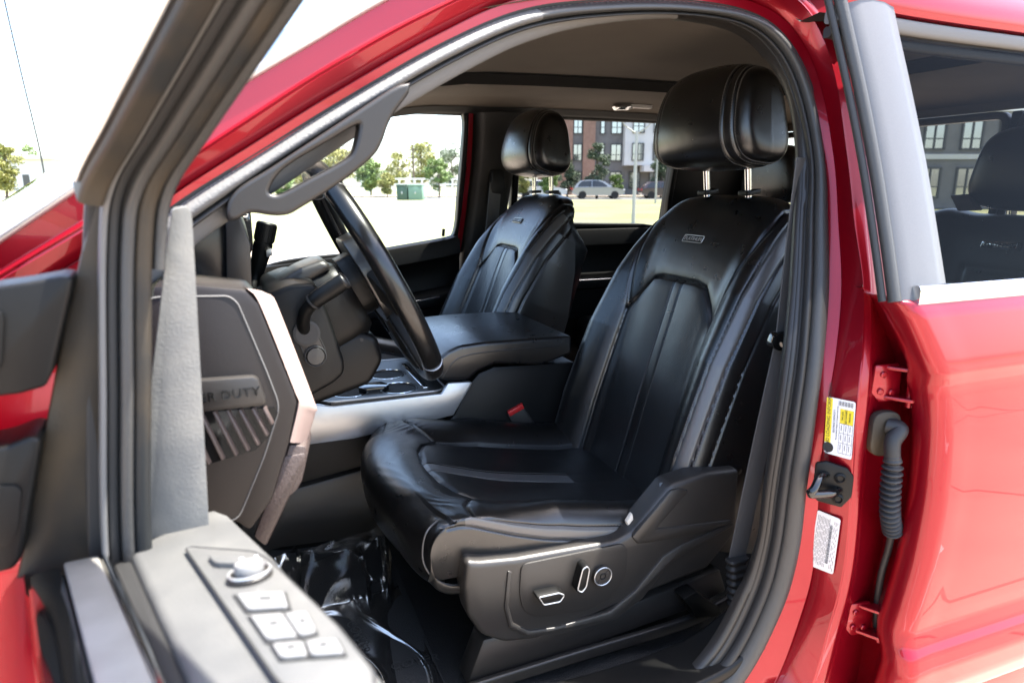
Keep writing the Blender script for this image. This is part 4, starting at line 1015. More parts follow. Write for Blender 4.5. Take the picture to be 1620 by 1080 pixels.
# ================================================================== rear bench
rb_ = empty('rear_seat', (1.8, 1.0, 0.85), truck, label='black leather rear bench with rounded headrests')
def bench(y0, y1):
    rows = []
    W = (y1-y0)/2; yc = (y0+y1)/2
    ax2 = spl([(1.70, 1.00), (1.745, 1.25), (1.775, 1.45), (1.79, 1.515), (1.815, 1.545), (1.86, 1.55), (1.90, 1.53)], 70)
    t = np.gradient(ax2, axis=0); t /= np.linalg.norm(t, axis=1)[:, None]; nn = np.stack([-t[:, 1], t[:, 0]], 1)
    hh = np.concatenate([[0], np.cumsum(np.linalg.norm(np.diff(ax2, axis=0), axis=1))])
    ww = np.linspace(-1, 1, 121)
    P = np.zeros((70, 121, 3))
    for i in range(70):
        e_ = np.abs(ww); d = -0.08*np.clip((e_-0.9)/0.1, 0, 1)**2 + 0.012*np.exp(-((e_-0.72)/0.14)**2)
        sx = ww*W
        for s0 in (0.02, -0.02): d -= 0.002*np.exp(-((sx-s0)/.003)**2)*(hh[i] < 0.40)
        d -= 0.004*np.exp(-((np.abs(sx)-.13)/.006)**2)*(hh[i] < 0.42)
        d -= 0.004*math.exp(-((hh[i]-0.42)/.006)**2)*(np.abs(sx) < .13)
        P[i, :, 0] = ax2[i, 0]+nn[i, 0]*d; P[i, :, 2] = ax2[i, 1]+nn[i, 1]*d; P[i, :, 1] = yc+ww*W
    gridobj('backrest', P, M['leather'], rb_, smooth=75)
bench(0.20, 0.845); bench(0.85, 1.18); bench(1.185, 1.83)
box('bench_cushion', (1.22, 0.20, 0.98), (1.74, 1.83, 1.12), M['leather'], rb_, 0.04, 5)
def rhead(y, s=1.0):
    c = A(1.845, y, 1.665)
    eta = np.linspace(-math.pi/2, math.pi/2, 40); om = np.linspace(0, 2*math.pi, 40, endpoint=False)
    cy_ = np.abs(np.cos(eta))**0.4; sy_ = np.sign(np.sin(eta))*np.abs(np.sin(eta))**0.75
    cx_ = np.sign(np.cos(om))*np.abs(np.cos(om))**0.75; cz_ = np.sign(np.sin(om))*np.abs(np.sin(om))**0.65
    P = np.stack([0.055*cy_[:, None]*cx_[None], np.repeat((0.135*s*sy_)[:, None], 40, 1)*(1-0.12*cz_[None]), 0.105*cy_[:, None]*cz_[None]], -1)+c
    gridobj('headrest', P, M['leather'], rb_, cv=True, smooth=80)
    for dy in (-0.05, 0.05): lathe('headrest_post', [(0.006, 0), (0.006, 0.06)], A(1.85, y+dy, 1.52), (0, 0, 1), M['chrome'], rb_, 10)
for y in (0.56, 1.46): rhead(y)
rhead(1.015, 0.7)
b = A(1.7685, 0.565, 1.478); ey = A(0, -1, 0); ez_ = unit(A(0.15, 0, 1)); bn = np.cross(ey, ez_)
bn = bn if bn[0] < 0 else -bn
slab('badge_plate', rounded([b+ey*a_2+ez_*c2 for a_2, c2 in ((-.045, -.009), (.042, -.009), (.045, .009), (-.042, .009))], 0.004), bn*0.004, M['chrome'], rb_, 0.001)
text('badge_lettering', 'PLATINUM', b+bn*0.0046, ey, ez_, 0.0145, M['ink'], rb_, 0.0004, shear=0.15, spacing=1.05)
slab('fold_strap', [atx(x, y, 1.80) for x, y in [(1502, 309), (1530, 307), (1544, 333), (1514, 334)]], (0.03, 0, 0), M['brown'], rb_, 0.004)

# ================================================================== dashboard
da = empty('dashboard', (-0.1, 1.0, 1.2), truck, label='dark dashboard with ribbed side vent and pale edge trim')
dp = [(-0.52, 1.46), (-0.30, 1.50), (-0.12, 1.515), (-0.055, 1.51), (-0.02, 1.48), (0.02, 1.41), (0.035, 1.37), (0.03, 1.34), (-0.02, 1.25), (-0.08, 1.18), (-0.52, 1.10)]
slab('dash_body', [(x, 0.235, z) for x, z in dp], (0, 1.60, 0), M['plastic'], da, 0.012)
pslab('end_panel', [(240, 452), (300, 449), (390, 457), (411, 481), (467, 620), (472, 637), (459, 700), (432, 790), (396, 842), (372, 826), (300, 830), (240, 830)], 0.150, 0.085, M['dashtrim'], da, 0.006)
ip_ = rounded([at(x, y, 0.147) for x, y in [(230, 470), (362, 468), (376, 479), (423, 590), (443, 643), (427, 693), (418, 722), (376, 824), (230, 824)]], 0.012)
slab('end_panel_inset', ip_, (0, 0.01, 0), M['dashtrim'], da, 0.0025)
sweep('inset_edge', np.array(ip_), circ(0.0009, 6), M['pillartrim'], da, closed=True)
# pale trim on the corner facing the seat
ed0 = spl([at(x, y, 0.152) for x, y in [(390, 456), (411, 481), (467, 620), (473, 637), (459, 699)]], 40)
ed1 = spl([at(x, y, 0.185) for x, y in [(428, 466), (441, 488), (497, 634), (499, 652), (484, 702)]], 40)
gridobj('corner_trim', np.stack([ed0+A(-0.003, 0.02, 0), ed0, ed0*0.92+ed1*0.08+A(0.001, -0.002, 0), ed0*0.5+ed1*0.5+A(0.002, -0.003, 0.001), ed0*0.1+ed1*0.9, ed1, ed1+A(0.0, 0.012, -0.004), ed1+A(-0.02, 0.06, -0.01)], 1), M['pale'], da, smooth=60)
slab('lower_corner_trim', [at(x, y, 0.16) for x, y in [(457, 703), (484, 706), (487, 718), (478, 760), (470, 775), (440, 800), (425, 830)]], (0.01, 0.06, 0), M['brown'], da, 0.004)
slab('brown_edge_strip', [at(x, y, 0.158) for x, y in [(447, 722), (484, 716), (482, 735), (420, 866), (400, 850)]], (0.01, 0.05, 0), M['brown'], da, 0.004)
# maker's plate and vent
pslab('nameplate', [(290, 604), (400, 596), (409, 600), (422, 636), (416, 642), (290, 655)], 0.136, 0.02, M['trim'], da, 0.004)
text('nameplate_lettering', 'SUPER DUTY', at(344, 627, 0.1352), (1, 0, 0.03), (0, 0, 1), 0.0135, M['gloss'], da, 0.0012, spacing=1.08)
pslab('vent_recess', [(290, 655), (434, 644), (440, 652), (426, 690), (404, 712), (290, 746)], 0.1455, 0.004, M['gloss'], da, 0)
for (x0, y0), (x1, y1) in (((293, 656), (330, 735)), ((315, 653), (352, 728)), ((337, 651), (373, 721)), ((358, 649), (392, 714)), ((378, 648), (408, 705)), ((398, 646), (422, 690)), ((416, 645), (430, 672))):
    a, b = at(x0, y0, 0.141), at(x1, y1, 0.141); t = unit(b-a); s = np.cross(t, A(0, 1, 0))*0.0015
    slab('vent_slat', [a-s, a+s, b+s, b-s], (0.006, 0.014, 0), M['brown'], da, 0.0012)
# gauge cluster hood
pslab('cluster_hood', [(230, 352), (352, 346), (358, 350), (360, 460), (230, 460)], 0.42, 0.45, M['screen'], da, 0.006)
pslab('cluster_bezel', [(357, 350), (374, 338), (380, 342), (396, 385), (399, 462), (359, 458)], 0.40, 0.47, M['trim'], da, 0.006)

# ================================================================== steering column, levers, wheel
WC = A(0.205, 0.58, 1.475); wn = A(math.cos(math.radians(27)), 0, math.sin(math.radians(27))); wu = A(-wn[2], 0, wn[0]); wy = A(0, 1, 0)
co = empty('steering_column', (WC-0.2*wn).tolist(), truck, label='black steering column with shroud, stalk and start button')
def wpt(a, b, c): return WC + a*wn + b*wy + c*wu
pth = np.array([wpt(t, 0, -0.012) for t in np.linspace(-0.20, -0.045, 16)])
prof = rrect(0.125, 0.135, 0.035, 5)
scl = np.interp(np.linspace(0, 1, 16), [0, 0.2, 0.75, 0.95, 1], [0.92, 1.0, 1.0, 0.93, 0.80])
sweep('column_shroud', pth, prof, M['plastic'], co, up=wu, scale=scl, smooth=60)
slab('shroud_lower', [wpt(a, -0.055, c) for a, c in [(-0.19, -0.05), (-0.07, -0.06), (-0.05, -0.085), (-0.06, -0.125), (-0.10, -0.150), (-0.20, -0.130)]], (0, 0.11, 0), M['plastic'], co, 0.012, seg=4)
slab('shroud_cap', [wpt(a, -0.052, c) for a, c in [(-0.20, 0.046), (-0.20, 0.066), (-0.10, 0.074), (-0.06, 0.068), (-0.055, 0.048)]], (0, 0.104, 0), M['trim'], co, 0.010, seg=3)
for q_ in ((-0.075, -0.075),):
    lathe('shroud_screw', [(0.003, 0), (0.003, 0.0008), (0, 0.0008)], wpt(q_[0], -0.0555, q_[1]), (0, -1, 0), M['ink'], co, 10)
# panel round the column with the start button
pslab('column_surround', [(418, 468), (460, 450), (500, 448), (522, 500), (546, 575), (545, 592), (530, 606), (470, 640), (440, 640)], 0.455, 0.25, M['plastic'], co, 0.012, seg=4)
slab('button_bezel', rounded([at(x, y, 0.452) for x, y in [(464, 520), (476, 506), (494, 508), (516, 556), (514, 574), (500, 580), (486, 572)]], 0.012), (0, 0.02, 0), M['trim'], co, 0.0015)
sweep('bezel_gap', np.array(rounded([at(x, y, 0.4515) for x, y in [(464, 520), (476, 506), (494, 508), (516, 556), (514, 574), (500, 580), (486, 572)]], 0.012)), circ(0.0009, 6), M['ink'], co, closed=True)
c = at(499, 563, 0.4515)
lathe('start_button', [(0, 0.0), (0.0135, 0.0), (0.0138, 0.003), (0.0125, 0.005), (0, 0.0055)], c, (0.1, -1, 0.05), M['trim'], co, 30)
a_ = np.linspace(0, 2*np.pi, 36, endpoint=False)
sweep('button_ring', np.stack([c[0]+0.0152*np.cos(a_), np.full(36, c[1]-0.002), c[2]+0.0152*np.sin(a_)], 1), circ(0.0013, 6), M['ink'], co, closed=True)
# indicator stalk
sp = spl([at(484, 532, 0.47), at(480, 512, 0.445), at(484, 492, 0.43), at(500, 474, 0.42), at(524, 458, 0.415), at(545, 444, 0.41)], 50)
tube('indicator_stalk', sp, 0.0125, M['plastic'], co, n=16, scale=np.interp(np.linspace(0, 1, 50), [0, 0.3, 0.55, 0.6, 0.85, 1], [0.0105, 0.0092, 0.0098, 0.0122, 0.0130, 0.0126]))
e = unit(sp[-1]-sp[-3])
lathe('stalk_cap', [(0, -0.002), (0.0126, -0.002), (0.0130, 0.001), (0.011, 0.003), (0.0105, 0.002), (0, 0.003)], sp[-1], e, M['trim'], co, 24)
i_ = 29; lathe('stalk_ring', [(0.0115, -0.001), (0.0132, -0.0005), (0.0132, 0.002), (0.0115, 0.0025)], sp[i_], unit(sp[i_+1]-sp[i_-1]), M['rubber'], co, 20)
lathe('stalk_socket', [(0.0, 0.0), (0.019, 0.0), (0.020, 0.002), (0.016, 0.003)], at(485, 527, 0.4515), (0, -1, 0), M['ink'], co, 24)
# column gear lever on the far side
gl_ = empty('gear_lever', at(402, 470, 0.72).tolist(), truck, label='black column gear lever with ribbed knob')
gp = spl([at(398, 480, 0.70), at(400, 456, 0.71), at(404, 438, 0.72), at(411, 410, 0.72), at(414, 396, 0.72)], 24)
tube('lever_shaft', gp, 0.012, M['plastic'], gl_, n=14, scale=np.interp(np.linspace(0, 1, 24), [0, .4, 1], [0.010, 0.0105, 0.0165]))
k0, k1 = at(414, 398, 0.72), at(423, 352, 0.72); ka = unit(k1-k0); L_ = np.linalg.norm(k1-k0)
lathe('lever_knob', [(0.0150, 0), (0.0165, 0.004), (0.0165, L_*0.30), (0.0155, L_*0.31), (0.0155, L_*0.34), (0.0168, L_*0.35), (0.0172, L_*0.96), (0.015, L_), (0, L_)], k0, ka, M['plastic'], gl_, 24)
for k_ in range(16):
    a0 = k_*2*math.pi/16; r0 = unit(np.cross(ka, A(0, 1, 0))); r1 = np.cross(ka, r0); rv = math.cos(a0)*r0+math.sin(a0)*r1
    V, Fq = boxmesh(k0+ka*L_*0.66+rv*0.0172, ka*L_*0.27, np.cross(ka, rv)*0.0012, rv*0.0008); obj('knob_rib', V, Fq, M['plastic'], gl_, 0)
slab('lever_button', rounded([at(x, y, 0.700) for x, y in [(421, 397), (430, 393), (431, 404), (422, 407)]], 0.002), (0, 0.01, 0), M['silver'], gl_, 0.001)

sw = empty('steering_wheel', WC.tolist(), truck, label='black steering wheel with gloss lower rim and leather upper rim')
RW = 0.195
def rim(nm, a0, a1, r, mt, n=70):
    a = np.radians(np.linspace(a0, a1, n)); pth = np.array([wpt(0, RW*math.cos(t), RW*math.sin(t)) for t in a])
    sweep(nm, pth, np.stack([r*np.cos(np.linspace(0, 2*np.pi, 20, endpoint=False)), 1.12*r*np.sin(np.linspace(0, 2*np.pi, 20, endpoint=False))], 1), mt, sw, up=wn, smooth=80)
# angle 0 = far (passenger) side, 90 = top, 180 = door side
rim('rim_gloss', 128, 228, 0.0150, M['rimgloss']); rim('rim_gloss', 52, -48, 0.0150, M['rimgloss'])
rim('rim_leather', 52.3, 127.7, 0.0154, M['leather']); rim('rim_leather', 228.3, 311.7, 0.0154, M['leather'])
for a0 in (128, 228, 52, -48):
    t = math.radians(a0); p = wpt(0, RW*math.cos(t), RW*math.sin(t)); tg = -math.sin(t)*wy+math.cos(t)*wu
    lathe('rim_ring', [(0.0148, -0.0010), (0.0168, -0.0008), (0.0168, 0.0008), (0.0148, 0.0010)], p, tg, M['silver'], sw, 24)
sts = []
for a0 in np.arange(-46, 127, 1.6):
    t = math.radians(a0); tg = -math.sin(t)*wy+math.cos(t)*wu; rv = math.cos(t)*wy+math.sin(t)*wu
    p = wpt(0, RW*math.cos(t), RW*math.sin(t))-rv*0.0158
    sts.append(boxmesh(p, tg*0.0016+wn*0.0022, -rv*0.0008, tg*0.0006-wn*0.0004))
V, Fq = merge_meshes(sts); obj('rim_stitching', V, Fq, M['piping'], sw, 0, kind='stuff')
# hub and spokes
ho = [(0.055, 0.085), (0.085, 0.03), (0.078, -0.05), (0.04, -0.085), (-0.04, -0.085), (-0.078, -0.05), (-0.085, 0.03), (-0.055, 0.085)]
slab('airbag_hub', rounded([wpt(-0.022, a*0.92, b*0.92) for a, b in ho], 0.03), (wn*0.040).tolist(), M['leather'], sw, 0.012, seg=4)
def spoke(a0, w0, w1):
    t = math.radians(a0); d = math.cos(t)*wy+math.sin(t)*wu; s = np.cross(wn, d); p = WC-0.018*wn
    slab('spoke', [p+d*0.07-s*w0, p+d*0.07+s*w0, p+d*(RW-0.008)+s*w1, p+d*(RW-0.008)-s*w1], (wn*0.022).tolist(), M['plastic'], sw, 0.006)
spoke(186, 0.030, 0.022); spoke(-6, 0.030, 0.022); spoke(-62, 0.018, 0.014); spoke(242, 0.018, 0.014)
slab('hub_shell', rounded([wpt(-0.046, a*0.62, b*0.62) for a, b in ho], 0.02), (wn*0.025).tolist(), M['plastic'], sw, 0.01, seg=3)

# ================================================================== centre console
cc = empty('centre_console', (0.5, 1.0, 0.86), truck, label='centre console with padded lid, satin silver side trim and cup holders')
slab('armrest_lid', [at(x, y, 0.832) for x, y in [(680, 588), (688, 572), (708, 556), (728, 547), (770, 541), (905, 531), (905, 560), (857, 578), (785, 576), (757, 588), (742, 602), (700, 602), (686, 598)]], (0, 0.37, 0), M['leather'], cc, 0.014, seg=5)
lidp = [at(x, y, 0.8325) for x, y in [(700, 598), (716, 574), (732, 564), (775, 556), (890, 546)]]
tube('lid_piping', spl(lidp, 40)+A(0, 0.001, 0), 0.0022, M['leather'], cc, n=8)
slab('console_side', [at(x, y, 0.845) for x, y in [(744, 606), (758, 590), (782, 580), (910, 572), (910, 790), (640, 800), (660, 700), (718, 658)]], (0, 0.34, 0), M['plastic'], cc, 0.008)
slab('silver_side_trim', [at(x, y, 0.835) for x, y in [(480, 648), (502, 640), (524, 643), (699, 623), (709, 606), (744, 604), (748, 606), (718, 657), (560, 694), (470, 706)]], (0, 0.012, 0), M['silver'], cc, 0.004)
slab('tunnel_side', [at(x, y, 0.85) for x, y in [(380, 800), (470, 772), (590, 738), (720, 700), (720, 860), (590, 848), (440, 868), (380, 890)]], (0, 0.30, 0), M['trim'], cc, 0.008)
box('tunnel_core', (-0.2, 0.87, 0.82), (0.78, 1.16, 1.13), M['plastic'], cc, 0.01)
# cup holder tray: plate with four wells
ZT = at(699, 622, 0.838)[2]
def plate_with_holes(nm, outline, holes, z, th, mt, par):
    cu = bpy.data.curves.new(nm, 'CURVE'); cu.dimensions = '2D'; cu.fill_mode = 'BOTH'; cu.extrude = th/2; cu.bevel_depth = 0.0015; cu.bevel_resolution = 1
    off = wpos(par)
    for lp in [outline]+holes:
        s = cu.splines.new('POLY'); s.points.add(len(lp)-1); s.use_cyclic_u = True
        for p_, q_ in zip(s.points, lp): p_.co = (q_[0]-off.x, q_[1]-off.y, 0, 1)
    t = bpy.data.objects.new(nm+'_c', cu); COL.objects.link(t); bpy.context.view_layer.update()
    me = bpy.data.meshes.new_from_object(t.evaluated_get(bpy.context.evaluated_depsgraph_get())); bpy.data.objects.remove(t)
    me.transform(Matrix.Translation((0, 0, z-th/2-off.z))); me.materials.clear(); me.name = nm
    return finish(nm, me, mt, par, 30)
cups = [atz(553, 623, ZT), atz(630, 617, ZT)]
d_ = cups[1]-cups[0]
cups += [cups[0]+A(0.0, 0.125, 0), cups[1]+A(0, 0.125, 0)]
n0 = atz(504, 629, ZT); n1 = at(699, 622, 0.838)
outl = [A(n0[0]-0.01, 0.87, 0), A(n0[0]+0.02, 0.842, 0), A(n1[0]-0.01, 0.842, 0), A(n1[0]+0.015, 0.86, 0), A(n1[0]+0.02, 1.16, 0), A(n0[0]-0.02, 1.16, 0)]
def cir(c, r, n=36): return [c+A(r*math.cos(t), r*math.sin(t), 0) for t in np.linspace(0, 2*math.pi, n, endpoint=False)]
RC = min(0.043, np.linalg.norm(d_)/2-0.004)
plate_with_holes('cup_holder_tray', outl, [cir(c, RC) for c in cups], ZT+0.004, 0.006, M['trim'], cc)
sweep('tray_rim', np.array(rounded([o_+A(0, 0, ZT+0.006) for o_ in outl], 0.012)), circ(0.0022, 8), M['silver'], cc, closed=True)
for c in cups:
    lathe('cup_well', [(RC, 0.002), (RC-0.001, -0.004), (RC-0.003, -0.075), (0.0, -0.076)], A(c[0], c[1], ZT), (0, 0, 1), M['carpet'], cc, 36)
    sweep('cup_rim', np.array(cir(A(c[0], c[1], ZT+0.005), RC+0.001)), circ(0.0016, 6), M['chrome'], cc, closed=True)
m_c = (cups[0]+cups[1])/2; m_c[2] = ZT
slab('cup_divider', rounded([m_c+A(a, b, 0.003) for a, b in ((-0.035, 0.0), (-0.022, -0.018), (0.022, -0.018), (0.035, 0.0), (0.022, 0.03), (-0.022, 0.03))], 0.004), (0, 0, 0.012), M['gloss'], cc, 0.003)
slab('tray_insert', [A(n1[0]-0.035, 0.87, ZT+0.006), A(n1[0]-0.022, 0.87, ZT+0.006), A(n1[0]-0.022, 1.10, ZT+0.006), A(n1[0]-0.035, 1.10, ZT+0.006)], (0, 0, 0.003), M['chrome'], cc, 0.001)
box('console_bridge', (n0[0]-0.16, 0.86, ZT-0.08), (n1[0]+0.03, 1.17, ZT-0.078), M['plastic'], cc, 0.0)

# ================================================================== A-pillar grab handle
gh = empty('grab_handle', at(520, 240, 0.24).tolist(), truck, label='grey A-pillar grab handle')
def plate_y(nm, outline, holes, Y, th, bev, mt, par):
    cu = bpy.data.curves.new(nm, 'CURVE'); cu.dimensions = '2D'; cu.fill_mode = 'BOTH'; cu.extrude = th/2; cu.bevel_depth = bev; cu.bevel_resolution = 3
    for lp in [outline]+holes:
        s = cu.splines.new('POLY'); s.points.add(len(lp)-1); s.use_cyclic_u = True
        for p_, q_ in zip(s.points, lp): p_.co = (q_[0], q_[2], 0, 1)
    t = bpy.data.objects.new(nm+'_c', cu); COL.objects.link(t); bpy.context.view_layer.update()
    me = bpy.data.meshes.new_from_object(t.evaluated_get(bpy.context.evaluated_depsgraph_get())); bpy.data.objects.remove(t)
    off = wpos(par)
    me.transform(Matrix(((1, 0, 0, -off.x), (0, 0, -1, Y-off.y), (0, 1, 0, -off.z), (0, 0, 0, 1)))); me.materials.clear(); me.name = nm
    return finish(nm, me, mt, par, 50)
ho_ = spl([at(x, y, 0.215) for x, y in [(366, 342), (394, 330), (430, 334), (452, 333), (468, 325), (530, 286), (580, 247), (596, 225), (606, 197), (618, 174), (636, 150), (640, 140), (620, 148), (568, 182), (440, 266), (376, 308)]], 120, closed=True)[:-1]
hh2 = spl([at(x, y, 0.215) for x, y in [(419, 299), (427, 313), (448, 312), (490, 290), (547, 259), (564, 240), (573, 200), (563, 191), (520, 215), (445, 261)]], 70, closed=True)[:-1]
plate_y('handle_grip', list(ho_), [list(hh2)], 0.222, 0.022, 0.0045, M['trim'], gh)

# ================================================================== protective film lying on the floor
fm = []
fr = np.random.default_rng(5)
c0, c1, c2, c3 = atz(425, 890, 0.885), atz(606, 838, 0.885), atz(705, 1090, 0.815), atz(560, 1100, 0.815)
n_, m_ = 70, 70
P = np.zeros((n_, m_, 3))
for i, u in enumerate(np.linspace(0, 1, n_)):
    for j, v in enumerate(np.linspace(0, 1, m_)):
        p = (c0*(1-u)+c1*u)*(1-v)+(c3*(1-u)+c2*u)*v
        z = 0.820+0.065*max(0, 0.30-v)/0.30
        k_ = math.exp(-((v-0.12)/0.15)**2); e_ = (1-abs(math.sin(8*u-4*v+1.6*math.sin(5*u+7*v))))**2
        z += 0.034*k_*e_+0.018*k_*abs(math.sin(5*u+11*v+2*math.sin(4*u)))+0.004*(1-abs(math.sin(6*u+3*v+2*math.sin(5*v))))**6+0.0015*math.sin(9*u+5*v)
        P[i, j] = (p[0], p[1], z)
film = gridobj('floor_film', P, M['film'], None, smooth=80, label='crumpled clear plastic film covering the driver floor mat', cat='plastic film')
def fpt(u, v, dz=0.003):
    i, j = int(u*(n_-1)), int(v*(m_-1)); return P[i, j]+A(0, 0, dz)
for (u, v, s) in ((0.42, 0.60, 'COVER'), (0.80, 0.86, 'COVER')):
    xd = unit(fpt(u, min(1, v+0.1))-fpt(u, v-0.1)) if s and u < 0.6 else unit(fpt(min(1, u+0.1), v)-fpt(u-0.1, v)); yd = np.cross(A(0, 0, 1), xd)
    text('film_lettering', s, fpt(u, v, 0.008), xd, yd, 0.026, M['ink'], film, 0.0002)
mt_ = slab('floor_mat', rounded([atz(x, y, 0.822)*A(1, 1, 0)+A(0, 0, 0.814) for x, y in [(425, 915), (606, 845), (712, 1095), (560, 1110)]], 0.03), (0, 0, 0.006), M['carpet'], None, 0.002, label='black carpet floor mat under the clear film', cat='floor mat')

# ================================================================== the open driver's door
dr = empty('driver_door', (-0.1, -0.1, 1.2), truck, label='open driver door seen edge-on with window switches and chrome belt strip')
D0 = at(203, 868, -0.03)
g1 = unit(A(0.24, -0.97, 0)); e1 = A(0.24, -0.97, 0.17)        # hinge -> latch, belt rising
e2 = unit(A(0.97, 0.24, 0)); ez = A(0, 0, 1)                    # e2 points into the cab side
nT = unit(np.cross(e1, e2)); nT = nT if nT[2] > 0 else -nT      # normal of the belt / sill plane
def top(px, py, h=0.0): return atpl(px, py, D0+nT*h, nT)
def tslab(nm, px, h, th, m_, bev=0.003, r=None, par=dr, **k):
    pts = [top(x, y, h) for x, y in px]
    if r: pts = rounded(pts, r)
    return slab(nm, pts, (-nT*th).tolist(), m_, par, bev, **k)
def far_pt(p, d): return p + unit(e1)*d
# inner sill panel
a0, a1, a2, a3 = top(203, 868), top(338, 803), top(362, 812), top(432, 877)
b1, b0 = top(600, 1062), top(298, 1075)
k1 = b1-unit(e1)*0+unit(e1)*0.30; k0_ = b0+unit(e1)*0.36
slab('door_panel_top', [a0, a1, a2, a3, b1, k1, k0_, b0], (0, 0, -0.30), M['doortrim'], dr, 0.006, seg=3)
# switch bezel
bez = [(294, 868), (302, 865), (400, 872), (424, 884), (534, 990), (592, 1062), (592, 1110), (470, 1110), (437, 1074)]
tslab('switch_bezel', bez, 0.004, 0.01, M['doortrim'], 0.0015, 0.006)
sweep('bezel_edge', np.array(rounded([top(x, y, 0.0035) for x, y in bez], 0.006)), circ(0.0009, 6), M['ink'], dr, closed=True)
tslab('lock_switch', [(328, 876), (376, 873), (401, 884), (402, 891), (340, 889)], 0.008, 0.008, M['doortrim'], 0.002, 0.004)
kc = top(396, 914, 0.004)
lathe('mirror_knob_base', [(0, 0.0), (0.0140, 0.0), (0.0140, 0.003), (0.0128, 0.004), (0, 0.004)], kc, nT, M['trim'], dr, 32)
lathe('mirror_knob', [(0, 0.004), (0.0088, 0.004), (0.0094, 0.008), (0.0084, 0.0105), (0, 0.012)], kc, nT, M['switch'], dr, 32)
sweep('knob_ring', np.array([kc+nT*0.0045+0.0128*(math.cos(t)*unit(e1)+math.sin(t)*e2) for t in np.linspace(0, 2*math.pi, 36, endpoint=False)]), circ(0.0009, 6), M['silver'], dr, closed=True)
for t in range(4):
    p = kc+nT*0.0122+0.0065*(math.cos(t*math.pi/2+0.4)*unit(e1)+math.sin(t*math.pi/2+0.4)*e2)
    lathe('knob_mark', [(0, 0), (0.0012, 0), (0, 0.0004)], p, nT, M['white'], dr, 8)
def rocker(px, h=0.0065):
    Q = [top(x, y, h) for x, y in px]
    slab('window_switch', rounded(Q, 0.003), (-nT*0.010).tolist(), M['switch'], dr, 0.0022)
    Qc = sum(Q)/4
    slab('switch_pocket', [Qc+(q-Qc)*1.16-nT*(h-0.0045) for q in Q], (nT*0.0006).tolist(), M['ink'], dr, 0)
    tube('switch_mark', [Q[0]*0.62+Q[1]*0.38+(Q[3]-Q[0])*0.45+nT*0.0004, Q[0]*0.38+Q[1]*0.62+(Q[3]-Q[0])*0.45+nT*0.0004], 0.0007, M['ink'], dr, n=6)
rocker([(374, 938), (448, 934), (455, 958), (392, 962)]); rocker([(396, 972), (446, 968), (470, 1004), (422, 1009)]); rocker([(450, 968), (486, 966), (500, 996), (474, 1003)])
rocker([(430, 1016), (478, 1012), (486, 1034), (444, 1038)]); rocker([(484, 1012), (532, 1008), (544, 1030), (492, 1034)])
# belt line strips outside the glass slot, running the length of the door
def belt(nm, x0, x1, h, th, m_, bev=0.002, ya=None):
    """x0,x1: surveyed positions where the strip's edges meet the row y=1080 and the front end at ya"""
    A0, A1 = [top(x, y, h) for x, y in ya]; B0, B1 = top(x0, 1080, h), top(x1, 1080, h)
    ext = unit(e1)*0.40
    return slab(nm, [A0, A1, B1, B1+ext, B0+ext, B0], (0, 0, -th), m_, dr, bev)
belt('glass_slot_seal', 262, 300, -0.006, 0.05, M['rubber'], 0.003, [(172, 874), (203, 872)])
belt('belt_chrome_edge', 247, 266, 0.004, 0.03, M['chrome'], 0.003, [(157, 875), (171, 872)])
belt('belt_satin_strip', 150, 246, 0.002, 0.03, M['beltsatin'], 0.002, [(100, 889), (156, 877)])
belt('belt_black_strip', 62, 149, 0.0, 0.04, M['gloss'], 0.006, [(42, 908), (99, 890)])
# outer red skin of the door falling away below the belt
A0, B0 = top(38, 915, -0.006), top(58, 1085, -0.006); ext = unit(e1)*0.4
rows = []
for (o_, dz) in ((0.0, 0.0), (0.006, -0.003), (0.014, -0.012), (0.022, -0.03), (0.028, -0.06), (0.03, -0.12), (0.03, -0.30)):
    rows.append([p-e2*o_+A(0, 0, dz) for p in (A0-unit(e1)*0.02, A0, B0, B0+ext)])
gridobj('door_skin', np.array(rows), M['paint'], dr, smooth=70)
q = A0+(B0-A0)*0.62-e2*0.0295+A(0, 0, -0.05)
text('door_lettering', 'PLATINUM', q+(B0-A0)*0.55, -unit(e1), (0, 0, 1), 0.024, M['chrome'], dr, 0.001)

# front window post and sloping upper frame (path in the door plane)
def dpl(u, v, z): return D0+g1*u+e2*(v+0.115*max(0, z-1.36)+0.36*max(0, z-1.615))+A(0, 0, z-D0[2])
zt = 1.625
def fpath(u, v): return spl([dpl(u, v, 1.20), dpl(u, v, 1.34), dpl(u, v, 1.48), dpl(u-0.002, v, 1.58), dpl(u+0.010, v, zt), dpl(u+0.055, v, zt+0.038), dpl(u+0.13, v, zt+0.085), dpl(u+0.24, v, zt+0.152), dpl(u+0.34, v, zt+0.20)], 120)
def frame_strip(nm, u, v, w_, d_, m_, r=0.003, z0=0, z1=120):
    sweep(nm, fpath(u, v)[z0:z1], rrect(w_, d_, min(r, w_*0.45, d_*0.45)), m_, dr, up=e2, smooth=50)
frame_strip('frame_core', -0.022, -0.004, 0.012, 0.044, M['rubber'])
frame_strip('glass_run_channel', -0.004, -0.0095, 0.020, 0.009, M['rubber'])
frame_strip('frame_inner_flange', 0.002, -0.0005, 0.026, 0.009, M['rubber2'], 0.004)
frame_strip('frame_seal', 0.004, 0.0095, 0.026, 0.011, M['dust'], 0.005)
frame_strip('frame_outer_edge', 0.003, -0.0160, 0.016, 0.004, M['pillartrim'], 0.0015)
frame_strip('frame_outer_face', 0.004, -0.0270, 0.030, 0.016, M['dust'], 0.004, 60)
frame_strip('frame_outer_bead', 0.006, -0.0370, 0.010, 0.004, M['chrome'], 0.0015, 62)
frame_strip('frame_inner_seal', 0.002, 0.0200, 0.024, 0.009, M['rubber2'], 0.004, 52)
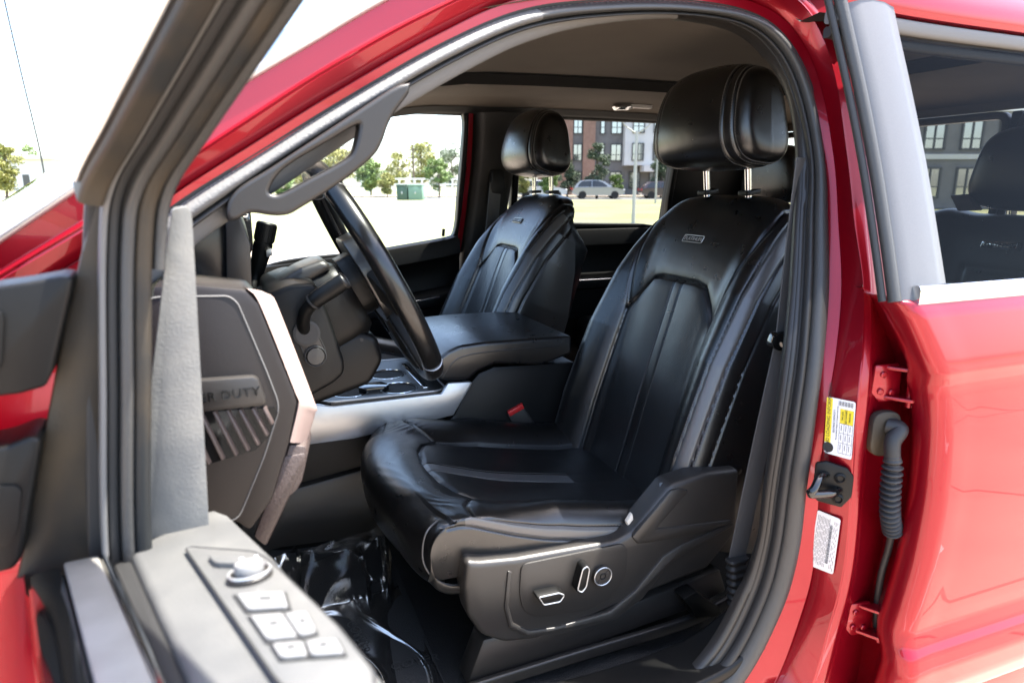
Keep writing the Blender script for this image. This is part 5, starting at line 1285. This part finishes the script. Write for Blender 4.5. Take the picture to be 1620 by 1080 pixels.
# broad inner trim on the post
tp = [(272, 330), (300, 326), (304, 345), (332, 855), (326, 862), (236, 862), (232, 856), (240, 600)]
N2_ = unit(-ray(270, 600)*A(1, 1, 0)); Pp = dpl(-0.012, 0.03, 1.45)
slab('post_trim', rounded([atpl(x, y, Pp, N2_) for x, y in tp], 0.004), (-N2_*0.02).tolist(), M['posttrim'], dr, 0.005, seg=3)
# outer sail panel ahead of the glass
Po = dpl(-0.02, -0.05, 1.45)
slab('sail_panel', [atpl(x, y, Po, N2_) for x, y in [(196, 246), (168, 270), (150, 320), (128, 400), (100, 520), (70, 680), (40, 850), (22, 930), (60, 960), (172, 900), (178, 600), (186, 400), (204, 268)]], (-N2_*0.02).tolist(), M['dust'], dr, 0.004)
# tow mirror: two arms and the back of the head
mi = empty('driver_mirror', atpl(20, 700, Po, N2_).tolist(), truck, label='dark twin-arm door mirror of the driver door')
Pm_ = dpl(0.0, -0.085, 1.45)
def mslab(nm, px, d, th, m_, bev=0.01, r=None):
    pts = [atpl(x, y, Pm_+N2_*d, N2_) for x, y in px]
    if r: pts = rounded(pts, r)
    slab(nm, pts, (-N2_*th).tolist(), m_, mi, bev, seg=3)
mslab('mirror_arm', [(-60, 462), (40, 447), (100, 436), (116, 440), (110, 470), (82, 590), (72, 612), (30, 624), (-60, 634)], 0.0, 0.05, M['plastic'], 0.012)
mslab('arm_cap', [(-60, 490), (2, 494), (6, 505), (2, 575), (-4, 590), (-60, 600)], 0.003, 0.02, M['plastic'], 0.003, 0.01)
mslab('mirror_arm', [(-60, 722), (10, 706), (48, 690), (66, 694), (58, 740), (34, 884), (20, 902), (-60, 920)], 0.0, 0.05, M['plastic'], 0.012)
mslab('arm_cap', [(-60, 770), (24, 768), (34, 776), (28, 840), (14, 862), (-60, 876)], 0.003, 0.02, M['plastic'], 0.003, 0.008)
mslab('mirror_head', [(-420, 350), (-70, 380), (-60, 950), (-420, 980)], 0.01, 0.16, M['paint'], 0.03)

# ================================================================== outdoors
FH = A(math.sin(YAW), math.cos(YAW), 0)
def gz(x, y):
    d = max(0.0, (x-CAM[0])*FH[0]+(y-CAM[1])*FH[1]); return 0.0112*min(84.0, max(0.0, d-6))
def out(px, Dh, row=None, z=None):
    """place seen at column px at horizontal depth Dh; height from a surveyed row, or the ground"""
    lat = (px-810)/FPX*Dh*math.cos(PITCH)
    if row is not None: z = CAM[2] + Dh*((540-row)/FPX*math.cos(PITCH)-math.sin(PITCH))/(math.cos(PITCH)+(540-row)/FPX*math.sin(PITCH))
    p = A(CAM[0], CAM[1], 0)+FH*Dh+RT*lat
    p[2] = gz(p[0], p[1]) if z is None else z
    return p
M['concrete'] = mat('concrete', (0.32, 0.258, 0.20), 0.85, bump=[(30, 0.01)], var=(0.9, (0.25, 0.20, 0.158)))
M['lawn'] = mat('lawn', (0.145, 0.155, 0.065), 0.95, bump=[(8, 0.06)], var=(0.25, (0.22, 0.21, 0.11)))
M['asphalt'] = mat('asphalt', (0.12, 0.12, 0.12), 0.9, var=(0.6, (0.15, 0.15, 0.145)))
M['farm'] = mat('far_ground', (0.16, 0.17, 0.08), 0.95, var=(0.03, (0.22, 0.20, 0.11)))
M['barkm'] = mat('bark', (0.10, 0.075, 0.055), 0.9, bump=[(14, 0.02)])
def leafm(n, a, b): 
    m = mat(n, a, 0.6, var=(1.7, b)); bs = m.node_tree.nodes['Principled BSDF']; bs.inputs['Subsurface Weight'].default_value = 0.0
    return m
LEAF = [leafm('leaf_green', (0.10, 0.17, 0.04), (0.14, 0.20, 0.05)), leafm('leaf_yellow', (0.19, 0.20, 0.05), (0.23, 0.22, 0.06)), leafm('leaf_dark', (0.055, 0.085, 0.045), (0.075, 0.10, 0.055))]
M['brick'] = mat('red_brick', (0.30, 0.185, 0.145), 0.9, bump=[(9, 0.01)], var=(2.5, (0.25, 0.15, 0.115)))
M['greybrick'] = mat('grey_brick', (0.19, 0.186, 0.188), 0.9, bump=[(9, 0.01)], var=(1.5, (0.165, 0.16, 0.163)))
M['render'] = mat('white_render', (0.62, 0.62, 0.62), 0.85, var=(0.8, (0.56, 0.56, 0.56)))
M['frame'] = mat('window_frame', (0.06, 0.06, 0.06), 0.5)
M['pane'] = mat('window_glass', (0.55, 0.57, 0.58), 0.06, metal=0.9, spec=0.8)
M['boxgreen'] = mat('cabinet_green', (0.035, 0.075, 0.055), 0.5)
M['boxlight'] = mat('cabinet_pale_green', (0.13, 0.22, 0.17), 0.5)
M['galv'] = mat('galvanised', (0.45, 0.45, 0.44), 0.45, metal=0.6)
M['carsilver'] = mat('silver_car_paint', (0.33, 0.33, 0.33), 0.3, metal=0.6, coat=1.0)
M['carwhite'] = mat('white_car_paint', (0.75, 0.75, 0.75), 0.35, coat=1.0)
M['cardark'] = mat('dark_car_paint', (0.05, 0.03, 0.035), 0.3, coat=1.0)
M['carglass'] = mat('car_glass', (0.02, 0.022, 0.025), 0.05, spec=0.8)
M['tyre'] = mat('tyre', (0.02, 0.02, 0.02), 0.8)
M['roofm'] = mat('pale_roof', (0.55, 0.55, 0.54), 0.7)

def sheet(nm, f0, f1, l0, l1, n, m_, dz, mt, kind):
    P = []
    for f_ in np.linspace(f0, f1, n):
        row = []
        for l_ in np.linspace(l0, l1, m_):
            p = A(CAM[0], CAM[1], 0)+FH*f_+RT*l_; row.append((p[0], p[1], gz(p[0], p[1])+dz))
        P.append(row)
    return gridobj(nm, np.array(P), mt, None, smooth=60, kind=kind)
sheet('ground', -900, 900, -900, 900, 181, 91, -0.05, M['farm'], 'structure')
sheet('parking_lot', -40, 17, -45, 45, 40, 40, 0.0, M['concrete'], 'structure')
sheet('lawn', 17.0, 58, -80, 80, 40, 40, 0.004, M['lawn'], 'structure')
sheet('road', 58.0, 66, -140, 140, 12, 60, 0.0, M['asphalt'], 'structure')
sheet('pavement', 66.0, 71.5, -140, 140, 8, 60, 0.10, M['concrete'], 'structure')

M['addjoint'] = mat('added_joint_filler', (0.05, 0.048, 0.045), 0.9)
M['addline'] = mat('added_line_paint', (0.72, 0.72, 0.70), 0.7, var=(6, (0.52, 0.52, 0.50)))
pk = bpy.data.objects['parking_lot']
for k_ in range(-5, 6):  # unseen joints, added only to give the body paint something to reflect
    obj('added_joint', [(-14, -0.9+k_*3.1, gz(-14, -0.9+k_*3.1)+0.004), (16, -0.9+k_*3.1, gz(16, -0.9+k_*3.1)+0.004), (16, -0.872+k_*3.1, gz(16, -0.872+k_*3.1)+0.004), (-14, -0.872+k_*3.1, gz(-14, -0.872+k_*3.1)+0.004)] if k_ < 1 else [(-14, -1.2+k_*-3.1-16, 0.004), (16, -1.2+k_*-3.1-16, 0.004), (16, -1.172+k_*-3.1-16, 0.004), (-14, -1.172+k_*-3.1-16, 0.004)], [(0, 1, 2, 3)], M['addjoint'], pk, 0)
    x_ = k_*3.3+0.6; obj('added_joint', [(x_, -18, 0.006), (x_+0.028, -18, 0.006), (x_+0.028, 3, 0.006), (x_, 3, 0.006)], [(0, 1, 2, 3)], M['addjoint'], pk, 0)
for y_ in (-1.55, -4.35, -7.15):  # stripes out of view, added for the reflections in the door paint
    obj('added_line', [(-2.6, y_, 0.008), (2.9, y_, 0.008), (2.9, y_+0.11, 0.008), (-2.6, y_+0.11, 0.008)], [(0, 1, 2, 3)], M['addline'], pk, 0)
def tree(px, Dh, hpx, wpx, kind, lb, n=1500, seed=0, trunk=0.2):
    r = np.random.default_rng(seed+1000+int(px*7+Dh)); b = out(px, Dh); H = hpx*Dh/FPX; W = wpx*Dh/FPX/2
    t = empty('tree', b.tolist(), label=lb, cat='tree')
    tube('trunk', spl([b-A(0, 0, 0.1), b+A(0.02*H, 0, 0.25*H), b+A(-0.01*H, 0.01*H, 0.55*H), b+A(0, 0, 0.85*H)], 10), 0.1, M['barkm'], t, n=7, scale=np.linspace(0.028*H, 0.006*H, 10))
    for k_ in range(4):
        a = r.random()*6.28; s = b+A(0, 0, H*(0.3+0.12*k_)); e_ = s+A(math.cos(a)*W*0.6, math.sin(a)*W*0.6, 0.22*H)
        tube('limb', spl([s, (s+e_)/2+A(0, 0, 0.02*H), e_], 6), 0.1, M['barkm'], t, n=5, scale=np.linspace(0.012*H, 0.004*H, 6))
    nc = 26
    th = r.random(nc)*6.283; zz_ = trunk+(0.98-trunk)*r.random(nc)**0.9
    prof_ = np.sin(np.clip((zz_-trunk)/(1-trunk), 0.04, 0.97)*math.pi)**0.6
    rad = W*prof_*(0.25+0.65*r.random(nc)); cl = np.stack([rad*np.cos(th), rad*np.sin(th), zz_*H], 1); cr_ = W*(0.22+0.24*r.random(nc))
    idx = r.integers(0, nc, n); v = r.normal(size=(n, 3)); v /= np.linalg.norm(v, axis=1)[:, None]
    C_ = cl[idx]+v*(cr_[idx]*(0.45+0.6*r.random(n)))[:, None]*A(1, 1, 0.75)
    C_[:, 2] = np.clip(C_[:, 2], 0.12*H, H*1.02)
    a1_ = r.normal(size=(n, 3)); a1_ /= np.linalg.norm(a1_, axis=1)[:, None]; a2_ = np.cross(a1_, r.normal(size=(n, 3))); a2_ /= np.linalg.norm(a2_, axis=1)[:, None]
    s_ = (0.05*W+0.02)*(0.6+0.8*r.random(n))[:, None]
    V = np.stack([C_-a1_*s_, C_+a2_*s_*0.6, C_+a1_*s_, C_-a2_*s_*0.6], 1).reshape(-1, 3)+b
    obj('crown', V, np.arange(4*n).reshape(-1, 4), LEAF[kind], t, 0)
T_ = [(586, 70, 56, 52, 0, 'round green tree left of the green cabinets'), (612, 66, 36, 34, 1, 'small yellow-green bush against the green cabinets'), (632, 86, 62, 44, 1, 'yellowing tree behind the round green tree'),
      (694, 64, 58, 40, 0, 'slim green tree to the rear of the green cabinets'), (668, 120, 74, 60, 1, 'hazy olive tree beyond the white fence'), (716, 116, 70, 50, 2, 'dark tree beyond the white fence beside the door pillar'),
      (540, 96, 62, 60, 1, 'pale yellow tree seen through the grab handle'), (478, 80, 60, 56, 1, 'golden tree framed low in the grab handle'), (446, 60, 46, 44, 0, 'green bush framed in the tip of the grab handle'), (520, 130, 80, 60, 2, 'dark distant tree above the steering wheel'),
      (8, 56, 84, 56, 1, 'golden green tree beside the windscreen'), (-14, 70, 110, 60, 0, 'green tree rising behind the golden tree'), (48, 120, 70, 40, 0, 'low green tree by the pale roof'),
      (944, 62, 82, 44, 2, 'tall dark green street tree before the grey facade'), (897, 64, 62, 40, 2, 'dark bushy tree beside the passenger headrest'), (974, 64, 34, 26, 0, 'little bright sapling behind the silver car'),
      (1046, 64, 66, 40, 2, 'bare-looking dark tree by the rear window edge'), (868, 60, 46, 34, 0, 'bright green tree seen between the headrest posts'), (826, 62, 44, 30, 1, 'yellow-green tree beside the passenger seat shoulder')]
for i, (px, Dh, hp2, wp2, kd, lb) in enumerate(T_): tree(px, Dh, hp2, wp2, kd, lb, n=5200 if Dh < 75 else 3000, seed=i, trunk=0.22 if kd != 2 else 0.1)

# ---------------- apartment building
DB = 73.0
ab = empty('apartment_building', out(960, DB).tolist(), label='brick, grey and white apartment block behind the parked cars', cat='building')
def bq(px, row, d=0.0): return out(px, DB-d, row)
def bslab(nm, x0, x1, r0, r1, d, th, mt, bev=0.0):
    z0 = out(0, DB, r1)[2]; z1 = out(0, DB, r0)[2]
    p0, p1 = out(x0, DB), out(x1, DB)
    sh = -FH*d
    pts = [A(p0[0], p0[1], z0)+sh, A(p1[0], p1[1], z0)+sh, A(p1[0], p1[1], z1)+sh, A(p0[0], p0[1], z1)+sh]
    return slab(nm, pts, (FH*th).tolist(), mt, ab, bev)
bslab('wall', 852, 905, 120, 312, 0.0, 3, M['brick']); bslab('wall', 905.2, 921, 120, 312, -0.4, 3, M['greybrick']); bslab('wall', 921.2, 940, 120, 312, 0.0, 3, M['brick'])
bslab('wall', 940.2, 1140, 120, 312, -0.6, 3, M['greybrick'])
bslab('wall', 984, 1062, 120, 262, 0.9, 1.4, M['render']); bslab('canopy', 1012, 1050, 262.2, 272, 2.0, 2.4, M['render'])
def window(x0, x1, r0, r1, d, split=2):
    z0 = out(0, DB, r1)[2]; z1 = out(0, DB, r0)[2]; p0, p1 = out(x0, DB), out(x1, DB); sh = -FH*(d+0.06)
    c00 = A(p0[0], p0[1], z0)+sh; c10 = A(p1[0], p1[1], z0)+sh; up_ = A(0, 0, z1-z0); al = c10-c00
    W = empty('window', c00.tolist(), ab)
    path = np.array([c00, c10, c10+up_, c00+up_])
    lp = np.vstack([resample(np.vstack([path[i], path[(i+1) % 4]]), 3)[:-1] for i in range(4)])
    parts = []
    for a_2, b_2 in ((path[0], path[1]), (path[1], path[2]), (path[2], path[3]), (path[3], path[0])):
        parts.append(boxmesh((a_2+b_2)/2, (b_2-a_2)/2*1.0+unit(b_2-a_2)*0.04, np.cross(unit(b_2-a_2), FH)*0.05, FH*0.05))
    for k_ in range(1, split): parts.append(boxmesh(c00+al*k_/split+up_/2, up_/2, unit(al)*0.035, FH*0.045))
    parts.append(boxmesh(c00+al/2+up_*0.36, al/2, A(0, 0, 0.03), FH*0.04))
    V, Fq = merge_meshes(parts); obj('frame', V, Fq, M['frame'], W, 0)
    obj('pane', [p+FH*0.02 for p in path], [(0, 1, 2, 3)], M['pane'], W, 0)
rows_ = [(138, 165), (183, 211), (228, 254), (272, 298)]
for (r0, r1) in rows_:
    window(906.5, 919.5, r0, r1, -0.4); window(858, 874, r0, r1, 0.0)
    window(949, 955.5, r0, r1, -0.6, 1); window(966, 983, r0, r1, -0.6)
    up_face = r1 < 262
    window(996, 1013, r0, r1, 0.9 if up_face else -0.6); window(1028, 1041, r0, r1, 0.9 if up_face else -0.6)
    window(1072, 1088, r0, r1, -0.6); window(1104, 1120, r0, r1, -0.6)
# nearer wing seen through the rear glass
D2 = 40.0
aw = empty('apartment_wing', out(1560, D2).tolist(), label='grey apartment wing seen through the cab rear window', cat='building')
def wslab(nm, x0, x1, r0, r1, d, th, mt):
    z0 = out(0, D2, r1)[2]; z1 = out(0, D2, r0)[2]; p0, p1 = out(x0, D2), out(x1, D2); sh = -FH*d
    return slab(nm, [A(p0[0], p0[1], z0)+sh, A(p1[0], p1[1], z0)+sh, A(p1[0], p1[1], z1)+sh, A(p0[0], p0[1], z1)+sh], (FH*th).tolist(), mt, aw, 0)
wslab('wall', 1330, 1900, 60, 330, 0, 6, M['greybrick'])
for r0 in (168, 244): wslab('band', 1330, 1900, r0, r0+8, 0.12, 0.1, M['render'])
_ab, _DB = ab, DB
ab, DB = aw, D2
for (r0, r1) in ((112, 158), (190, 236), (266, 312)):
    for x0 in (1345, 1400, 1452, 1510, 1568, 1622, 1680, 1740): window(x0, x0+32, r0, r1, 0.0)
ab, DB = _ab, _DB

# ---------------- parked cars
def car(px, Dh, hd, mt, lb, L=4.6, H=1.62):
    b = out(px, Dh); t = empty('parked_car', b.tolist(), label=lb, cat='car', group='cars parked along the road')
    ex = unit(RT*math.cos(hd)+FH*math.sin(hd)); ey_ = np.cross(A(0, 0, 1), ex)
    def P_(x, y, z): return b+ex*x*L+ey_*y+A(0, 0, z*H)
    low = [(-.49, .30), (-.495, .42), (-.47, .56), (-.40, .60), (.16, .62), (.34, .585), (.46, .50), (.495, .40), (.49, .24), (.40, .17), (-.40, .17)]
    hi = [(-.46, .58), (-.40, .80), (-.34, .95), (-.20, .995), (.02, .985), (.12, .90), (.22, .72), (.27, .62)]
    rows = []
    for y, s in ((-0.93, 0.965), (-0.95, 1.0), (0.95, 1.0), (0.93, 0.965)):
        rows.append([P_(x*s, y, 0.4+(z-0.4)*s) for x, z in low])
    V = np.array(rows).reshape(-1, 3); m_ = len(low); Fq = [tuple(f) for f in grid_faces(4, m_, False, True)]+[tuple(range(m_))[::-1], tuple(range(3*m_, 4*m_))]
    obj('body', V, Fq, mt, t, 40)
    rows = [[P_(x, y, z) for x, z in hi] for y in (-0.72, 0.72)]
    rows = [[P_(x, sgn*(0.90-0.45*max(0, z-0.58)), z) for x, z in hi] for sgn in (-1, 1)]
    V = np.array(rows).reshape(-1, 3); m_ = len(hi); Fq = [tuple(f) for f in grid_faces(2, m_, False, True)]+[tuple(range(m_))[::-1], tuple(range(m_, 2*m_))]
    obj('cabin', V, Fq, mt, t, 40)
    for sgn in (-1, 1):
        for wnd in ([(-.40, .64), (-.36, .80), (-.31, .92), (-.20, .945), (-.13, .945), (-.13, .64)], [(-.115, .64), (-.115, .945), (.01, .93), (.08, .86), (.16, .70), (.17, .64)]):
            obj('side_window', [P_(x, sgn*(0.915-0.45*max(0, z-0.58)), z) for x, z in wnd], [tuple(range(len(wnd)))], M['carglass'], t, 0)
    obj('windscreen', [P_(x+0.008, y*(0.90-0.45*(z-0.58))*0.92, z+0.012) for x, y, z in ((.255, -1, .64), (.255, 1, .64), (.115, 1, .91), (.115, -1, .91))], [(0, 1, 2, 3)], M['carglass'], t, 0)
    for x in (-.30, .31):
        for sgn in (-1, 1):
            w_ = empty('wheel', P_(x, sgn*0.86, 0.205).tolist(), t)
            lathe('tyre', [(0.22, -0.11), (0.31, -0.11), (0.335, -0.08), (0.335, 0.08), (0.31, 0.11), (0.22, 0.11)], P_(x, sgn*0.86, 0.205), ey_, M['tyre'], w_, 24)
            lathe('rim', [(0, 0.06), (0.10, 0.09), (0.215, 0.10), (0.225, 0.07)], P_(x, sgn*0.86, 0.205), ey_*sgn, M['galv'], w_, 20)
    for sgn in (-1, 1):
        slab('headlight', [P_(.47, sgn*y, z) for y, z in ((0.55, .50), (0.86, .51), (0.88, .44), (0.6, .42))], (ex*0.12).tolist(), M['white'], t, 0.01)
        slab('tail_light', [P_(-.485, sgn*y, z) for y, z in ((0.6, .56), (0.9, .57), (0.9, .46), (0.65, .46))], (-ex*0.06).tolist(), M['redbutton'], t, 0.01)
car(945, 61.5, 0.0, M['carsilver'], 'silver crossover parked in front of the grey apartment facade')
car(1052, 62.0, 0.0, M['cardark'], 'dark maroon car parked behind the lamp post', 4.5, 1.5)
car(856, 63.0, 0.0, M['carwhite'], 'white car parked behind the passenger headrest posts')
# ---------------- lamp posts
def lamp(px, Dh, row_top, lb, arm=True):
    b = out(px, Dh); t_ = out(px, Dh, row_top); H = t_[2]-b[2]
    t = empty('lamp_post', b.tolist(), label=lb, cat='lamp post')
    lathe('pole', [(0.075, 0), (0.07, 0.3), (0.05, H*0.86)], b, (0, 0, 1), M['galv'], t, 12)
    for s in ((-1, 1) if arm else (1,)):
        e_ = RT*s
        k = H*0.14
        tube('bracket', spl([b+A(0, 0, H*0.84), b+e_*0.16*k/0.6+A(0, 0, H*0.86), b+e_*0.42*k/0.5+A(0, 0, H*0.92), b+e_*0.44*k/0.5+A(0, 0, H*0.985)], 12), 0.025, M['galv'], t, n=8)
        slab('lamp_head', [b+e_*(0.40*k/0.5)+e_*a+RT*0+A(0, 0, H*0.985)+FH*b2 for a, b2 in ((-0.22, -0.12), (0.26, -0.12), (0.26, 0.12), (-0.22, 0.12))], (0, 0, 0.10), M['galv'], t, 0.02)
lamp(1004, 25.5, 182, 'tall double-headed lamp post standing on the lawn'); lamp(1038, 50, 238, 'short pale lamp post near the dark parked car', False)
# ---------------- electrical cabinets, fence, utility pole, cable, pale sheds
def cabinet(px0, px1, Dh, r0, mt, lb):
    a, b = out(px0, Dh), out(px1, Dh); z = out(px0, Dh, r0)[2]; zb_ = min(a[2], b[2])
    t = empty('electrical_cabinet', ((a+b)/2).tolist(), label=lb, cat='utility box', group='green utility boxes on the lawn')
    sh = FH*1.6
    slab('cabinet_body', [a, b, b+sh, a+sh], (0, 0, z-zb_-0.12), mt, t, 0.04)
    slab('cabinet_lid', [a-FH*0.06+A(0, 0, z-zb_-0.115), b-FH*0.06+A(0, 0, z-zb_-0.115), b+sh+A(0, 0, z-zb_-0.115), a+sh+A(0, 0, z-zb_-0.115)], (0, 0, 0.12), mt, t, 0.03)
    m = (a+b)/2-FH*0.012; slab('door_handle', [m+RT*s*0.05+A(0, 0, 0.5+q) for s, q in ((-1, 0), (1, 0), (1, 0.2), (-1, 0.2))], (-FH*0.03).tolist(), M['galv'], t, 0.005)
cabinet(627, 644, 57, 292, M['boxgreen'], 'dark green electrical cabinet, the darker of the pair'); cabinet(645.5, 668, 57, 292, M['boxlight'], 'pale green electrical cabinet beside the dark one')
fe = empty('white_fence', out(690, 78).tolist(), label='white rail fence behind the green cabinets', cat='fence')
for px in range(560, 760, 12):
    b = out(px, 78); V, Fq = boxmesh(b+A(0, 0, 0.9), RT*0.09, FH*0.06, A(0, 0, 0.9)); obj('post', V, Fq, M['carwhite'], fe, 0)
for hh_ in (0.5, 1.1, 1.7):
    a, b = out(555, 78.1), out(765, 78.1); V, Fq = boxmesh((a+b)/2+A(0, 0, hh_), (b-a)/2, FH*0.04, A(0, 0, 0.09)); obj('rail', V, Fq, M['carwhite'], fe, 0)
up = empty('utility_pole', out(655, 100).tolist(), label='slender utility pole rising above the trees', cat='utility pole')
b = out(655, 100); hgt = out(655, 100, 230)[2]-b[2]
lathe('pole', [(0.16, 0), (0.10, hgt)], b, (0, 0, 1), M['barkm'], up, 10); V, Fq = boxmesh(b+A(0, 0, hgt*0.9), RT*0.7, FH*0.06, A(0, 0, 0.06)); obj('crossarm', V, Fq, M['barkm'], up, 0)
wi = [out(50, 40, -30), out(60, 40, 110), out(72, 40, 246)]
wires = empty('mast_cable', out(72, 40).tolist(), label='thin dark cable hanging in the sky over the bonnet', cat='cable')
tube('cable', spl([wi[0]+A(0, 0, 3)]+wi+[out(72.5, 40)], 30), 0.05, M['ink'], wires, n=6)
sh_ = empty('white_shed', out(55, 110).tolist(), label='low white shed with flat roof beyond the bonnet', cat='building')
a, b = out(22, 110), out(86, 110); z_ = out(22, 110, 252)[2]
slab('shed_wall', [a, b, b+FH*10, a+FH*10], (0, 0, z_-a[2]), M['render'], sh_, 0); slab('shed_roof', [a-FH*0.6-RT*0.6+A(0, 0, z_-a[2]+0.004), b-FH*0.6+RT*0.6+A(0, 0, z_-a[2]+0.004), b+FH*10+A(0, 0, z_-a[2]+0.004), a+FH*10-RT*0.6+A(0, 0, z_-a[2]+0.004)], (0, 0, 0.5), M['roofm'], sh_, 0.02)
slab('shed_door', [a+(b-a)*0.25-FH*0.03, a+(b-a)*0.42-FH*0.03, a+(b-a)*0.42-FH*0.03+A(0, 0, 2.6), a+(b-a)*0.25-FH*0.03+A(0, 0, 2.6)], (FH*0.02).tolist(), M['frame'], sh_, 0)
